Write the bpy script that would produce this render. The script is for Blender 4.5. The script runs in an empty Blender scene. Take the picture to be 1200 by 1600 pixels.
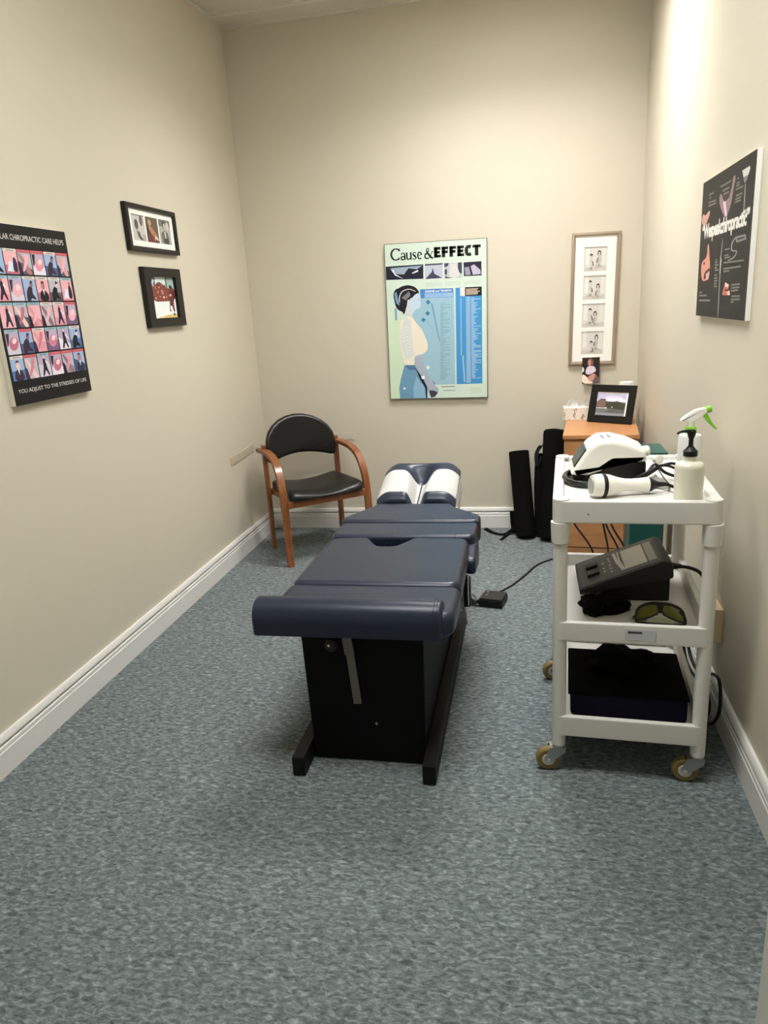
import bpy, bmesh, math, random
from mathutils import Vector, Matrix, noise

C = bpy.context.scene.collection
scene = bpy.context.scene
PI = math.pi
R = math.radians
rnd = random.Random(7)

# ------------------------------------------------------------------ camera, light, exposure
W, H, Y0 = 2.355, 3.005, -5.6          # room width, ceiling height, front wall; back wall at y = 0
cd = bpy.data.cameras.new('camera')
cam = bpy.data.objects.new('camera', cd)
C.objects.link(cam)
cd.sensor_fit = 'HORIZONTAL'
cd.sensor_width = 36.0
cd.lens = 36.0 * 1115.54 / 1200.0
cd.clip_start = 0.02
RX = Vector((0.97990343, 0.18996876, -0.06083704))
UP = Vector((0.00448026, 0.28395215, 0.95882798))
FW = Vector((-0.19942218, 0.93983139, -0.27739458))
cam.matrix_world = Matrix(((RX.x, UP.x, -FW.x, 1.72612), (RX.y, UP.y, -FW.y, -4.47363), (RX.z, UP.z, -FW.z, 1.425), (0, 0, 0, 1)))
scene.camera = cam

scene.view_settings.view_transform = 'Standard'
scene.view_settings.look = 'None'
scene.view_settings.gamma = 1.0
scene.view_settings.use_curve_mapping = False
scene.view_settings.exposure = 0.0

world = bpy.data.worlds.new('world')
scene.world = world
world.use_nodes = True
world.node_tree.nodes['Background'].inputs[0].default_value = (1.0, 0.97, 0.92, 1)
world.node_tree.nodes['Background'].inputs[1].default_value = 0.05

LAMPS = [(1.0, 0.985, 0.975), (0.975, 1.0, 0.98)]
# recessed ceiling troffers: (centre x, centre y, size x, size y, emission)
TROFFERS = [(1.58, -0.95, 0.90, 0.58, 60.0), (1.46, -2.95, 1.16, 0.56, 26.0)]

# ------------------------------------------------------------------ materials
def lin(c):
    c = c / 255.0
    return c / 12.92 if c <= 0.04045 else ((c + 0.055) / 1.055) ** 2.4
def col(r, g, b):
    return (lin(r), lin(g), lin(b), 1.0)

def mat(name, c, rough=0.5, metal=0.0, spec=0.5, coat=0.0, trans=0.0, bump=None, noise_mix=None, sss=0.0):
    m = bpy.data.materials.new(name)
    m.use_nodes = True
    nt = m.node_tree
    b = nt.nodes['Principled BSDF']
    b.inputs['Base Color'].default_value = c
    b.inputs['Roughness'].default_value = rough
    b.inputs['Metallic'].default_value = metal
    b.inputs['Specular IOR Level'].default_value = spec
    b.inputs['Coat Weight'].default_value = coat
    b.inputs['Transmission Weight'].default_value = trans
    if sss:
        b.inputs['Subsurface Weight'].default_value = sss
        b.inputs['Subsurface Radius'].default_value = (0.02, 0.02, 0.015)
    tc = None
    if bump or noise_mix:
        tc = nt.nodes.new('ShaderNodeTexCoord')
    def tex(scale, stretch, detail):
        mp = nt.nodes.new('ShaderNodeMapping')
        mp.inputs['Scale'].default_value = stretch
        nt.links.new(tc.outputs['Object'], mp.inputs['Vector'])
        n = nt.nodes.new('ShaderNodeTexNoise')
        n.inputs['Scale'].default_value = scale
        n.inputs['Detail'].default_value = detail
        nt.links.new(mp.outputs['Vector'], n.inputs['Vector'])
        return n
    if noise_mix:                       # (second colour, scale, stretch, lo, hi)
        c2, sc, st, lo, hi = noise_mix
        n = tex(sc, st, 4)
        r = nt.nodes.new('ShaderNodeValToRGB')
        r.color_ramp.elements[0].position = lo
        r.color_ramp.elements[1].position = hi
        r.color_ramp.elements[0].color = c
        r.color_ramp.elements[1].color = c2
        nt.links.new(n.outputs['Fac'], r.inputs['Fac'])
        nt.links.new(r.outputs['Color'], b.inputs['Base Color'])
    if bump:                            # (scale, strength, stretch)
        n = tex(bump[0], bump[2] if len(bump) > 2 else (1, 1, 1), 3)
        bp = nt.nodes.new('ShaderNodeBump')
        bp.inputs['Strength'].default_value = bump[1]
        bp.inputs['Distance'].default_value = 0.002
        nt.links.new(n.outputs['Fac'], bp.inputs['Height'])
        nt.links.new(bp.outputs['Normal'], b.inputs['Normal'])
    return m

def carpet_mat():
    m = bpy.data.materials.new('carpet')
    m.use_nodes = True
    nt = m.node_tree
    b = nt.nodes['Principled BSDF']
    b.inputs['Roughness'].default_value = 1.0
    b.inputs['Specular IOR Level'].default_value = 0.08
    tc = nt.nodes.new('ShaderNodeTexCoord')
    def noise_node(scale, stretch, rot, detail, dist=0.0):
        mp = nt.nodes.new('ShaderNodeMapping')
        mp.inputs['Scale'].default_value = stretch
        mp.inputs['Rotation'].default_value = (0, 0, rot)
        nt.links.new(tc.outputs['Object'], mp.inputs['Vector'])
        n = nt.nodes.new('ShaderNodeTexNoise')
        n.inputs['Scale'].default_value = scale
        n.inputs['Detail'].default_value = detail
        n.inputs['Roughness'].default_value = 0.65
        n.inputs['Distortion'].default_value = dist
        nt.links.new(mp.outputs['Vector'], n.inputs['Vector'])
        return n
    n1 = noise_node(46, (1.0, 2.1, 1), 0.2, 6, 0.7)
    r1 = nt.nodes.new('ShaderNodeValToRGB')
    els = r1.color_ramp.elements
    els[0].position = 0.28
    els[0].color = col(62, 70, 70)
    els[1].position = 0.78
    els[1].color = col(172, 182, 180)
    e = els.new(0.47); e.color = col(100, 108, 109)
    e = els.new(0.58); e.color = col(125, 133, 133)
    nt.links.new(n1.outputs['Fac'], r1.inputs['Fac'])
    n2 = noise_node(90, (1.0, 1.6, 1), -0.6, 3, 0.4)
    r2 = nt.nodes.new('ShaderNodeValToRGB')
    r2.color_ramp.elements[0].position = 0.60
    r2.color_ramp.elements[0].color = (0, 0, 0, 1)
    r2.color_ramp.elements[1].position = 0.74
    r2.color_ramp.elements[1].color = (0.55, 0.55, 0.55, 1)
    nt.links.new(n2.outputs['Fac'], r2.inputs['Fac'])
    mx = nt.nodes.new('ShaderNodeMix')
    mx.data_type = 'RGBA'
    nt.links.new(r2.outputs['Color'], mx.inputs[0])
    nt.links.new(r1.outputs['Color'], mx.inputs[6])
    mx.inputs[7].default_value = col(132, 136, 143)
    nt.links.new(mx.outputs[2], b.inputs['Base Color'])
    bp = nt.nodes.new('ShaderNodeBump')
    bp.inputs['Strength'].default_value = 0.6
    bp.inputs['Distance'].default_value = 0.006
    nt.links.new(n1.outputs['Fac'], bp.inputs['Height'])
    nt.links.new(bp.outputs['Normal'], b.inputs['Normal'])
    return m

def wood_mat(name, c1, c2, scale=6, stretch=(9, 9, 0.7), rough=0.35):
    m = mat(name, c1, rough, bump=(scale * 3, 0.08, stretch), noise_mix=(c2, scale, stretch, 0.35, 0.68))
    m.node_tree.nodes['Principled BSDF'].inputs['Coat Weight'].default_value = 0.15
    return m

def print_mat(name, rough):
    m = bpy.data.materials.new(name)
    m.use_nodes = True
    nt = m.node_tree
    b = nt.nodes['Principled BSDF']
    a = nt.nodes.new('ShaderNodeAttribute')
    a.attribute_name = 'Col'
    nt.links.new(a.outputs['Color'], b.inputs['Base Color'])
    b.inputs['Roughness'].default_value = rough
    b.inputs['Specular IOR Level'].default_value = 0.3
    return m

def emit_mat(name, c, s):
    m = bpy.data.materials.new(name)
    m.use_nodes = True
    b = m.node_tree.nodes['Principled BSDF']
    b.inputs['Base Color'].default_value = (0.9, 0.9, 0.9, 1)
    b.inputs['Emission Color'].default_value = (*c, 1)
    b.inputs['Emission Strength'].default_value = s
    return m

M = {}
M['wall'] = mat('wall_paint', col(207, 199, 181), 0.55, spec=0.35, bump=(420, 0.12))
M['ceiling'] = mat('ceiling_tile', col(214, 208, 196), 0.9, bump=(260, 0.5))
M['grid'] = mat('ceiling_grid', col(222, 218, 208), 0.5)
M['trim'] = mat('trim_paint', col(226, 224, 220), 0.35)
M['carpet'] = carpet_mat()
M['navy'] = mat('navy_vinyl', col(32, 41, 59), 0.33, spec=0.42, bump=(160, 0.12))
M['black_vinyl'] = mat('black_vinyl', col(16, 16, 16), 0.36, spec=0.45, bump=(160, 0.1))
M['black_metal'] = mat('black_paint', col(9, 9, 9), 0.6, spec=0.15)
M['rail'] = mat('worn_black_paint', col(15, 14, 14), 0.55, spec=0.25)
M['black_plastic'] = mat('black_plastic', col(14, 14, 14), 0.45, spec=0.35)
M['dark_plastic'] = mat('charcoal_plastic', col(36, 36, 36), 0.5, spec=0.35)
M['face_plastic'] = mat('panel_plastic', col(66, 65, 62), 0.5)
M['black_cloth'] = mat('black_cloth', col(9, 9, 9), 0.9, spec=0.1, bump=(220, 0.35))
M['black_gloss'] = mat('black_gloss', col(12, 12, 12), 0.2)
M['navy_cloth'] = mat('navy_cloth', col(22, 20, 42), 0.85, spec=0.12, bump=(220, 0.35))
M['steel'] = mat('steel', col(176, 176, 174), 0.3, 0.9)
M['grey_metal'] = mat('grey_metal', col(112, 110, 104), 0.45, 0.3)
M['chrome'] = mat('chrome', col(210, 210, 210), 0.15, 1.0)
M['cherry'] = wood_mat('cherry_wood', col(116, 68, 34), col(142, 86, 46), 7, (8, 8, 1.2))
M['maple'] = wood_mat('maple_veneer', col(178, 124, 78), col(192, 138, 90), 5, (2, 9, 9), 0.4)
M['cart'] = mat('cart_plastic', col(218, 216, 210), 0.42, bump=(90, 0.06))
M['olive_rubber'] = mat('tan_rubber', col(124, 104, 58), 0.55)
M['hub'] = mat('hub_plastic', col(196, 196, 190), 0.35)
M['white'] = mat('white_plastic', col(238, 235, 226), 0.35)
M['paper'] = mat('white_paper', col(244, 243, 240), 0.8, bump=(60, 0.15))
M['cream'] = mat('cream_plastic', col(232, 222, 196), 0.4)
M['gel_bottle'] = mat('milky_bottle', col(222, 220, 202), 0.3, sss=0.3)
M['spray_bottle'] = mat('spray_body', col(234, 236, 234), 0.35, sss=0.3)
M['green'] = mat('lime_plastic', col(122, 196, 40), 0.35)
M['teal'] = mat('dark_green_plastic', col(10, 76, 68), 0.4)
M['lens'] = mat('olive_lens', col(126, 128, 40), 0.08, trans=0.75)
M['clear'] = mat('clear_film', (0.92, 0.92, 0.93, 1), 0.12, trans=0.9)
M['frame_black'] = mat('black_frame', col(13, 11, 10), 0.35, spec=0.35)
M['champagne'] = mat('champagne_frame', col(168, 152, 132), 0.35, 0.35)
M['mat_board'] = mat('mat_board', col(242, 240, 234), 0.7)
M['foam'] = mat('foam_board', col(232, 226, 212), 0.7)
M['foam_white'] = mat('foam_board_white', col(244, 242, 236), 0.7)
M['board_dark'] = mat('poster_edge', col(70, 62, 54), 0.6)
M['plate'] = mat('painted_plate', col(206, 194, 168), 0.4)
M['ivory'] = mat('ivory_plate', col(226, 206, 166), 0.4)
M['print'] = print_mat('printed_paper', 0.55)
M['print_gloss'] = print_mat('glossy_print', 0.16)
M['louvre'] = mat('louvre_metal', col(190, 190, 188), 0.35, 0.6)
M['lamp'] = [emit_mat('lamp_lens_%d' % i, LAMPS[i], t[4]) for i, t in enumerate(TROFFERS)]
M['door'] = mat('door_paint', col(214, 214, 206), 0.4)
M['screen'] = mat('lcd_panel', col(206, 202, 192), 0.35)

# ------------------------------------------------------------------ building helpers
TR = {}
def thing(name, label, cat, loc=(0, 0, 0), rotz=0.0, group=None):
    o = bpy.data.objects.new(name, None)
    C.objects.link(o)
    o.empty_display_size = 0.05
    o.location = loc
    o.rotation_euler = (0, 0, rotz)
    TR[o.name] = Matrix.Translation(loc) @ Matrix.Rotation(rotz, 4, 'Z')
    o['label'] = label
    o['category'] = cat
    if group:
        o['group'] = group
    return o

def tag(o, label, cat, group=None):
    o['label'] = label
    o['category'] = cat
    if group:
        o['group'] = group
    return o

def obj(name, bm, m, parent=None, world=False, smooth=35, label=None):
    me = bpy.data.meshes.new(name)
    bmesh.ops.recalc_face_normals(bm, faces=bm.faces[:])
    bm.to_mesh(me)
    bm.free()
    o = bpy.data.objects.new(name, me)
    C.objects.link(o)
    me.materials.append(m)
    if smooth:
        me.shade_smooth()
        me.set_sharp_from_angle(angle=R(smooth))
        wn = o.modifiers.new('weighted_normal', 'WEIGHTED_NORMAL')
        wn.keep_sharp = True
    if parent:
        o.parent = parent
        root = parent if parent.name in TR else parent.parent
        if world:
            me.transform(TR[root.name].inverted())
    if label:
        o['label'] = label
    return o

def struct(name, bm, m, parent=None, smooth=35):
    o = obj(name, bm, m, parent, smooth=smooth)
    if parent is None:
        o['kind'] = 'structure'
    return o

def B():
    return bmesh.new()

def xf(vs, mtx):
    for v in vs:
        v.co = mtx @ v.co

def box(bm, lo, hi, bev=0.0, seg=2, mtx=None):
    r = bmesh.ops.create_cube(bm, size=1.0)
    vs = r['verts']
    lo = Vector(lo); hi = Vector(hi)
    for v in vs:
        v.co = Vector((lo[i] + (v.co[i] + 0.5) * (hi[i] - lo[i]) for i in range(3)))
    if bev > 0:
        es = list({e for v in vs for e in v.link_edges})
        r = bmesh.ops.bevel(bm, geom=es, offset=bev, segments=seg, profile=0.5, affect='EDGES')
        vs = list({v for f in r['faces'] for v in f.verts} | {v for v in vs if v.is_valid})
    if mtx is not None:
        xf(vs, mtx)
    return bm

def frames(pts):
    n = len(pts)
    T = []
    for i in range(n):
        a = pts[max(i - 1, 0)]; b = pts[min(i + 1, n - 1)]
        T.append((b - a).normalized())
    up = Vector((0, 0, 1)) if abs(T[0].z) < 0.9 else Vector((1, 0, 0))
    nrm = (up - T[0] * up.dot(T[0])).normalized()
    out = []
    for i in range(n):
        if i:
            nrm = (nrm - T[i] * nrm.dot(T[i])).normalized()
        out.append((T[i], nrm, T[i].cross(nrm)))
    return out

def smooth_path(pts, k=6):
    P = [Vector(p) for p in pts]
    if len(P) < 3:
        return P
    out = []
    for i in range(len(P) - 1):
        p0 = P[max(i - 1, 0)]; p1 = P[i]; p2 = P[i + 1]; p3 = P[min(i + 2, len(P) - 1)]
        for j in range(k):
            t = j / k
            out.append(0.5 * ((2 * p1) + (-p0 + p2) * t + (2 * p0 - 5 * p1 + 4 * p2 - p3) * t * t + (-p0 + 3 * p1 - 3 * p2 + p3) * t ** 3))
    out.append(P[-1])
    return out

def tube(bm, pts, r, seg=10, k=6, cap=True):
    P = smooth_path(pts, k) if k else [Vector(p) for p in pts]
    F = frames(P)
    rings = []
    for i, p in enumerate(P):
        rr = r(i / (len(P) - 1)) if callable(r) else r
        rings.append([bm.verts.new(p + (F[i][1] * math.cos(2 * PI * j / seg) + F[i][2] * math.sin(2 * PI * j / seg)) * rr) for j in range(seg)])
    for a, b in zip(rings, rings[1:]):
        for j in range(seg):
            bm.faces.new((a[j], a[(j + 1) % seg], b[(j + 1) % seg], b[j]))
    if cap:
        bm.faces.new(rings[0][::-1]); bm.faces.new(rings[-1])
    return bm

def strip(bm, pts, wv, w, t, k=6):
    """flat band of width w along wv and thickness t swept along a path"""
    P = smooth_path(pts, k) if k else [Vector(p) for p in pts]
    F = frames(P)
    wv0 = Vector(wv).normalized()
    rings = []
    for i, p in enumerate(P):
        T = F[i][0]
        s = i / (len(P) - 1)
        wv_ = (wv0 - T * wv0.dot(T)).normalized()
        n = T.cross(wv_)
        ww = w(s) if callable(w) else w
        tt = t(s) if callable(t) else t
        rings.append([bm.verts.new(p + wv_ * a * ww / 2 + n * b * tt / 2) for a, b in ((-1, -.6), (-.85, -1), (.85, -1), (1, -.6), (1, .6), (.85, 1), (-.85, 1), (-1, .6))])
    for a, b in zip(rings, rings[1:]):
        for j in range(8):
            bm.faces.new((a[j], a[(j + 1) % 8], b[(j + 1) % 8], b[j]))
    bm.faces.new(rings[0][::-1]); bm.faces.new(rings[-1])
    return bm

def lathe(bm, prof, seg=24, mtx=None, caps=True):
    rings = []
    for r, z in prof:
        rings.append([bm.verts.new((r * math.cos(2 * PI * j / seg), r * math.sin(2 * PI * j / seg), z)) for j in range(seg)])
    for a, b in zip(rings, rings[1:]):
        for j in range(seg):
            bm.faces.new((a[j], a[(j + 1) % seg], b[(j + 1) % seg], b[j]))
    if caps:
        bm.faces.new(rings[0][::-1]); bm.faces.new(rings[-1])
    if mtx is not None:
        xf([v for r in rings for v in r], mtx)
    return bm

def axis_mtx(p, d):
    """local z to direction d at point p"""
    d = Vector(d).normalized()
    return Matrix.Translation(p) @ d.to_track_quat('Z', 'Y').to_matrix().to_4x4()

def round_poly(pts, rad, seg=5):
    n = len(pts)
    out = []
    for i in range(n):
        r = rad[i] if isinstance(rad, (list, tuple)) else rad
        p = Vector(pts[i]); a = Vector(pts[i - 1]); b = Vector(pts[(i + 1) % n])
        if r <= 0:
            out.append((p.x, p.y)); continue
        u = (a - p); v = (b - p)
        lu, lv = u.length, v.length
        u.normalize(); v.normalize()
        ang = u.angle(v)
        d = min(r / math.tan(ang / 2), lu * 0.49, lv * 0.49)
        p1 = p + u * d; p2 = p + v * d
        for s in range(seg + 1):
            t = s / seg
            q = p1 * (1 - t) ** 2 + p * 2 * t * (1 - t) + p2 * t * t
            out.append((q.x, q.y))
    return out

def inset(pts, d):
    n = len(pts)
    area = sum(pts[i][0] * pts[(i + 1) % n][1] - pts[(i + 1) % n][0] * pts[i][1] for i in range(n))
    sg = 1 if area > 0 else -1
    out = []
    for i in range(n):
        p = Vector(pts[i]); a = Vector(pts[i - 1]); b = Vector(pts[(i + 1) % n])
        e1 = (p - a); e2 = (b - p)
        if e1.length < 1e-7: e1 = e2
        if e2.length < 1e-7: e2 = e1
        e1 = e1.normalized(); e2 = e2.normalized()
        n1 = Vector((-e1.y, e1.x)) * sg; n2 = Vector((-e2.y, e2.x)) * sg
        m = (n1 + n2)
        if m.length < 1e-6: m = n1
        m.normalize()
        k = 1 / max(0.5, m.dot(n1))
        q = p + m * d * k
        out.append((q.x, q.y))
    return out

def loops_mesh(bm, loops, cap0=True, cap1=True, mtx=None):
    vs = [[bm.verts.new(p) for p in L] for L in loops]
    n = len(vs[0])
    for a, b in zip(vs, vs[1:]):
        for j in range(n):
            bm.faces.new((a[j], a[(j + 1) % n], b[(j + 1) % n], b[j]))
    if cap0: bm.faces.new(vs[0][::-1])
    if cap1: bm.faces.new(vs[-1])
    if mtx is not None:
        xf([v for L in vs for v in L], mtx)
    return bm

def cushion(bm, outline, z0, z1, r=0.02, rb=0.01, crown=0.004, seg=4, mtx=None):
    L = []
    def add(d, z):
        L.append([(p[0], p[1], z) for p in (inset(outline, d) if abs(d) > 1e-9 else outline)])
    for s in range(seg + 1):
        a = PI / 2 * s / seg
        add(rb * (1 - math.sin(a)), z0 + rb * (1 - math.cos(a)))
    for s in range(seg + 1):
        a = PI / 2 * s / seg
        add(r * (1 - math.cos(a)), z1 - r * (1 - math.sin(a)))
    return loops_mesh(bm, L, mtx=mtx)

def prism(bm, prof, axis, a, b, bev=0.0, nb=2):
    """profile of (u, z) points extruded along 'x' or 'y' from a to b, ends rounded by bev"""
    def P(u, z, t):
        return (t, u, z) if axis == 'x' else (u, t, z)
    L = []
    s = 1 if b > a else -1
    if bev > 0:
        for k in range(nb + 1):
            al = PI / 2 * k / nb
            L.append([P(u, z, a + s * bev * (1 - math.cos(al))) for u, z in inset(prof, bev * (1 - math.sin(al)))])
        for k in range(nb, -1, -1):
            al = PI / 2 * k / nb
            L.append([P(u, z, b - s * bev * (1 - math.cos(al))) for u, z in inset(prof, bev * (1 - math.sin(al)))])
    else:
        L = [[P(u, z, a) for u, z in prof], [P(u, z, b) for u, z in prof]]
    return loops_mesh(bm, L)

# flat prints: coloured polygons laid over one another on one sheet
def print_sheet(name, polys, w, h, m, parent, y=0.0, x0=None, z0=0.0, step=0.000006, mtx=None):
    x0 = -w / 2 if x0 is None else x0
    verts, faces, cols = [], [], []
    order = sorted(range(len(polys)), key=lambda k: (polys[k][0], k))
    rank, last = 0, None
    for k in order:
        lay, c, pts = polys[k]
        if (lay, c) != last:
            rank += 1
        last = (lay, c)
        i0 = len(verts)
        for u, v in pts:
            u = min(max(u, 0.0), 1.0); v = min(max(v, 0.0), 1.0)
            verts.append((x0 + u * w, y - rank * step, z0 + v * h))
        faces.append(tuple(range(i0, i0 + len(pts))))
        cols.append(col(*c))
    me = bpy.data.meshes.new(name)
    me.from_pydata(verts, [], faces)
    at = me.color_attributes.new('Col', 'FLOAT_COLOR', 'CORNER')
    for p in me.polygons:
        for li in p.loop_indices:
            at.data[li].color = cols[p.index]
    me.materials.append(m)
    if mtx is not None:
        me.transform(mtx)
    o = bpy.data.objects.new(name, me)
    C.objects.link(o)
    o.parent = parent
    return o

def rect(u0, v0, u1, v1):
    return [(u0, v0), (u1, v0), (u1, v1), (u0, v1)]
def ell(cx, cy, rx, ry, n=14, rot=0.0):
    return [(cx + rx * math.cos(2 * PI * i / n) * math.cos(rot) - ry * math.sin(2 * PI * i / n) * math.sin(rot),
             cy + rx * math.cos(2 * PI * i / n) * math.sin(rot) + ry * math.sin(2 * PI * i / n) * math.cos(rot)) for i in range(n)]

def text_polys(body, u0, v0, u1, v1, c, lay, bold=0.0, spacing=1.0):
    """the built-in font fitted into a box of the sheet, as triangles"""
    cu = bpy.data.curves.new('lettering', 'FONT')
    cu.body = body
    cu.offset = bold
    cu.space_character = spacing
    cu.resolution_u = 3
    o = bpy.data.objects.new('lettering', cu)
    C.objects.link(o)
    dg = bpy.context.evaluated_depsgraph_get()
    dg.update()
    me = o.evaluated_get(dg).to_mesh()
    vs = [(v.co.x, v.co.y) for v in me.vertices]
    fs = [tuple(p.vertices) for p in me.polygons]
    o.evaluated_get(dg).to_mesh_clear()
    bpy.data.objects.remove(o)
    bpy.data.curves.remove(cu)
    xa = min(p[0] for p in vs); xb = max(p[0] for p in vs); ya = min(p[1] for p in vs); yb = max(p[1] for p in vs)
    def f(p):
        return (u0 + (p[0] - xa) / (xb - xa) * (u1 - u0), v0 + (p[1] - ya) / (yb - ya) * (v1 - v0))
    return [(lay, c, [f(vs[i]) for i in t]) for t in fs]

def stroke(pts, ws, closed=False):
    """variable-width pen stroke as quads"""
    out = []
    P = [Vector(p) for p in pts]
    L = []
    for i, p in enumerate(P):
        a = P[max(i - 1, 0)]; b = P[min(i + 1, len(P) - 1)]
        t = (b - a).normalized()
        n = Vector((-t.y, t.x)) * ws[i] / 2
        L.append((p + n, p - n))
    for (a, b), (c, d) in zip(L, L[1:]):
        out.append([(a.x, a.y), (b.x, b.y), (d.x, d.y), (c.x, c.y)])
    return out

def soften(polys, least=8, times=2):
    """rounds off the outlines of the drawn figures (corner cutting)"""
    out = []
    for lay, c, pts in polys:
        if len(pts) >= least:
            for _ in range(times):
                q = []
                for i in range(len(pts)):
                    p0, p1 = pts[i], pts[(i + 1) % len(pts)]
                    q.append((p0[0] * .78 + p1[0] * .22, p0[1] * .78 + p1[1] * .22))
                    q.append((p0[0] * .22 + p1[0] * .78, p0[1] * .22 + p1[1] * .78))
                pts = q
        out.append((lay, c, pts))
    return out
# ------------------------------------------------------------------ the setting
def slab(name, lo, hi, m):
    return struct(name, box(B(), lo, hi), m, smooth=0)
slab('floor', (-0.06, Y0 - 0.06, -0.03), (W + 0.06, 0.06, 0.0), M['carpet'])
bm = B()                                   # ceiling with an opening for each recessed light
yy = [0.06]
for x, y, sx, sy, e in TROFFERS:
    box(bm, (-.06, y + sy / 2, H), (W + .06, yy[-1], H + .03))
    box(bm, (-.06, y - sy / 2, H), (x - sx / 2, y + sy / 2, H + .03))
    box(bm, (x + sx / 2, y - sy / 2, H), (W + .06, y + sy / 2, H + .03))
    yy.append(y - sy / 2)
box(bm, (-.06, Y0 - .06, H), (W + .06, yy[-1], H + .03))
struct('ceiling', bm, M['ceiling'], smooth=0)
slab('wall_back', (-0.06, 0.0, 0.0), (W + 0.06, 0.06, H), M['wall'])
slab('wall_left', (-0.06, Y0, 0.0), (0.0, 0.0, H), M['wall'])
slab('wall_right', (W, Y0, 0.0), (W + 0.06, 0.0, H), M['wall'])
slab('wall_front', (-0.06, Y0 - 0.06, 0.0), (W + 0.06, Y0, H), M['wall'])

BP = [(0, 0), (.018, 0), (.018, .082), (.0165, .0845), (.0150, .0855), (.0150, .0875), (.0162, .0890), (.0162, .0985), (.013, .102),
      (.004, .103), (.004, .1115), (.0165, .1125), (.0168, .119), (.013, .130), (.0095, .135), (0, .135)]
def baseboard(name, p0, p1, nrm):
    bm = B()
    L = []
    for p in (p0, p1):
        L.append([(p[0] + nrm[0] * t, p[1] + nrm[1] * t, z) for t, z in BP])
    loops_mesh(bm, L)
    return struct(name, bm, M['trim'], smooth=25)
baseboard('baseboard_left', (0, Y0, 0), (0, 0, 0), (1, 0))
baseboard('baseboard_back', (0, 0, 0), (W, 0, 0), (0, -1))
baseboard('baseboard_right', (W, 0, 0), (W, Y0, 0), (-1, 0))

bm = B()                                   # ceiling grid: wall angle and tees
for lo, hi in (((0, Y0, H - .006), (.02, 0, H)), ((W - .02, Y0, H - .006), (W, 0, H)), ((.02, -.02, H - .006), (W - .02, 0, H))):
    box(bm, lo, hi)
y = -.195
while y > Y0:
    box(bm, (.02, y - .012, H - .004), (W - .02, y + .012, H)) if not any(abs(y - q[1]) < .27 for q in TROFFERS) else None
    y -= .61
struct('trim_1', bm, M['grid'], smooth=0)

for i, (x, y, sx, sy, e) in enumerate(TROFFERS):
    t = thing('ceiling_light', ('recessed louvred ceiling light over the far end of the room' if i == 0 else
              'recessed lensed ceiling light over the near end of the room'), 'ceiling light', (x, y, H))
    bm = B()
    a_, b_ = sx / 2, sy / 2
    for lo, hi in (((-a_, -b_, 0), (a_, -b_ + .004, .13)), ((-a_, b_ - .004, 0), (a_, b_, .13)), ((-a_, -b_, 0), (-a_ + .004, b_, .13)),
                   ((a_ - .004, -b_, 0), (a_, b_, .13)), ((-a_, -b_, .13), (a_, b_, .134))):
        box(bm, lo, hi)
    obj('housing', bm, M['grid'], t, smooth=0)
    zd = .118 if i == 0 else .004
    obj('diffuser', box(B(), (-a_ + .006, -b_ + .006, zd), (a_ - .006, b_ - .006, zd + .004)), M['lamp'][i], t, smooth=0)
    if i:
        continue
    bm = B()
    for k in range(1, 5):
        q = -a_ + sx * k / 5
        box(bm, (q - .002, -b_ + .004, .002), (q + .002, b_ - .004, .070))
    for k in range(1, 5):
        q = -b_ + sy * k / 5
        box(bm, (-a_ + .004, q - .002, .002), (a_ - .004, q + .002, .070))
    obj('louvre', bm, M['louvre'], t, smooth=0)

# door leaf standing open along the right wall, close to the camera
d = thing('door_1', 'painted door leaf standing open by the right wall', 'door', (2.157, -3.30, 0))
d['kind'] = 'structure'
hx, hy = 2.318, -4.08
L = math.hypot(hx - 2.157, hy + 3.30)
d.rotation_euler = (0, 0, math.atan2(hy + 3.30, hx - 2.157))
TR[d.name] = Matrix.Translation(d.location) @ Matrix.Rotation(d.rotation_euler.z, 4, 'Z')
obj('leaf', box(B(), (0, 0, .008), (L, .04, 2.05), .002), M['door'], d)
bm = B()
tube(bm, [(.06, -.002, 1.0), (.06, -.03, 1.0)], .012, k=0)
tube(bm, [(.06, -.03, 1.0), (.06, -.056, 1.0), (.075, -.066, 1.0), (.17, -.066, .998)], .009)
lathe(bm, [(.026, 0), (.026, .006), (.02, .009)], mtx=axis_mtx((.06, 0, 1.0), (0, -1, 0)))
obj('handle', bm, M['black_plastic'], d)

# ------------------------------------------------------------------ treatment table
tb = thing('treatment_table', 'navy padded chiropractic treatment table on black pedestal base', 'treatment table', (1.205, -1.9, 0))
def part(name, bm, m, parent=None, smooth=35, label=None):
    return obj(name, bm, m, parent or tb, world=True, smooth=smooth, label=label)

ol = round_poly([(.918, -2.58), (1.508, -2.58), (1.512, -2.338), (.936, -2.338)], [.02, .06, .035, .03])
fc = part('foot_cushion', cushion(B(), ol, .475, .548, .024, .014, .003), M['navy'])
# ankle bolster: D section along x
prof = []
for k in range(13):
    a = R(-8 + 196 * k / 12)
    prof.append((-2.545 - .058 * math.cos(a), .526 + .058 * math.sin(a)))
prof += [(-2.487, .477), (-2.50, .474), (-2.58, .474), (-2.601, .480)]
bol = part('ankle_bolster', prism(B(), prof[::-1], 'x', .893, 1.476, .012, 3), M['navy'])
bm = B()
for xx in (1.452, 1.462):
    ring = [(xx, -2.545 - .0586 * math.cos(R(a)), .526 + .0586 * math.sin(R(a))) for a in range(-5, 190, 10)]
    tube(bm, ring, .0022, 6, 0)
obj('piping', bm, M['navy'], bol, world=True)

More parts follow.
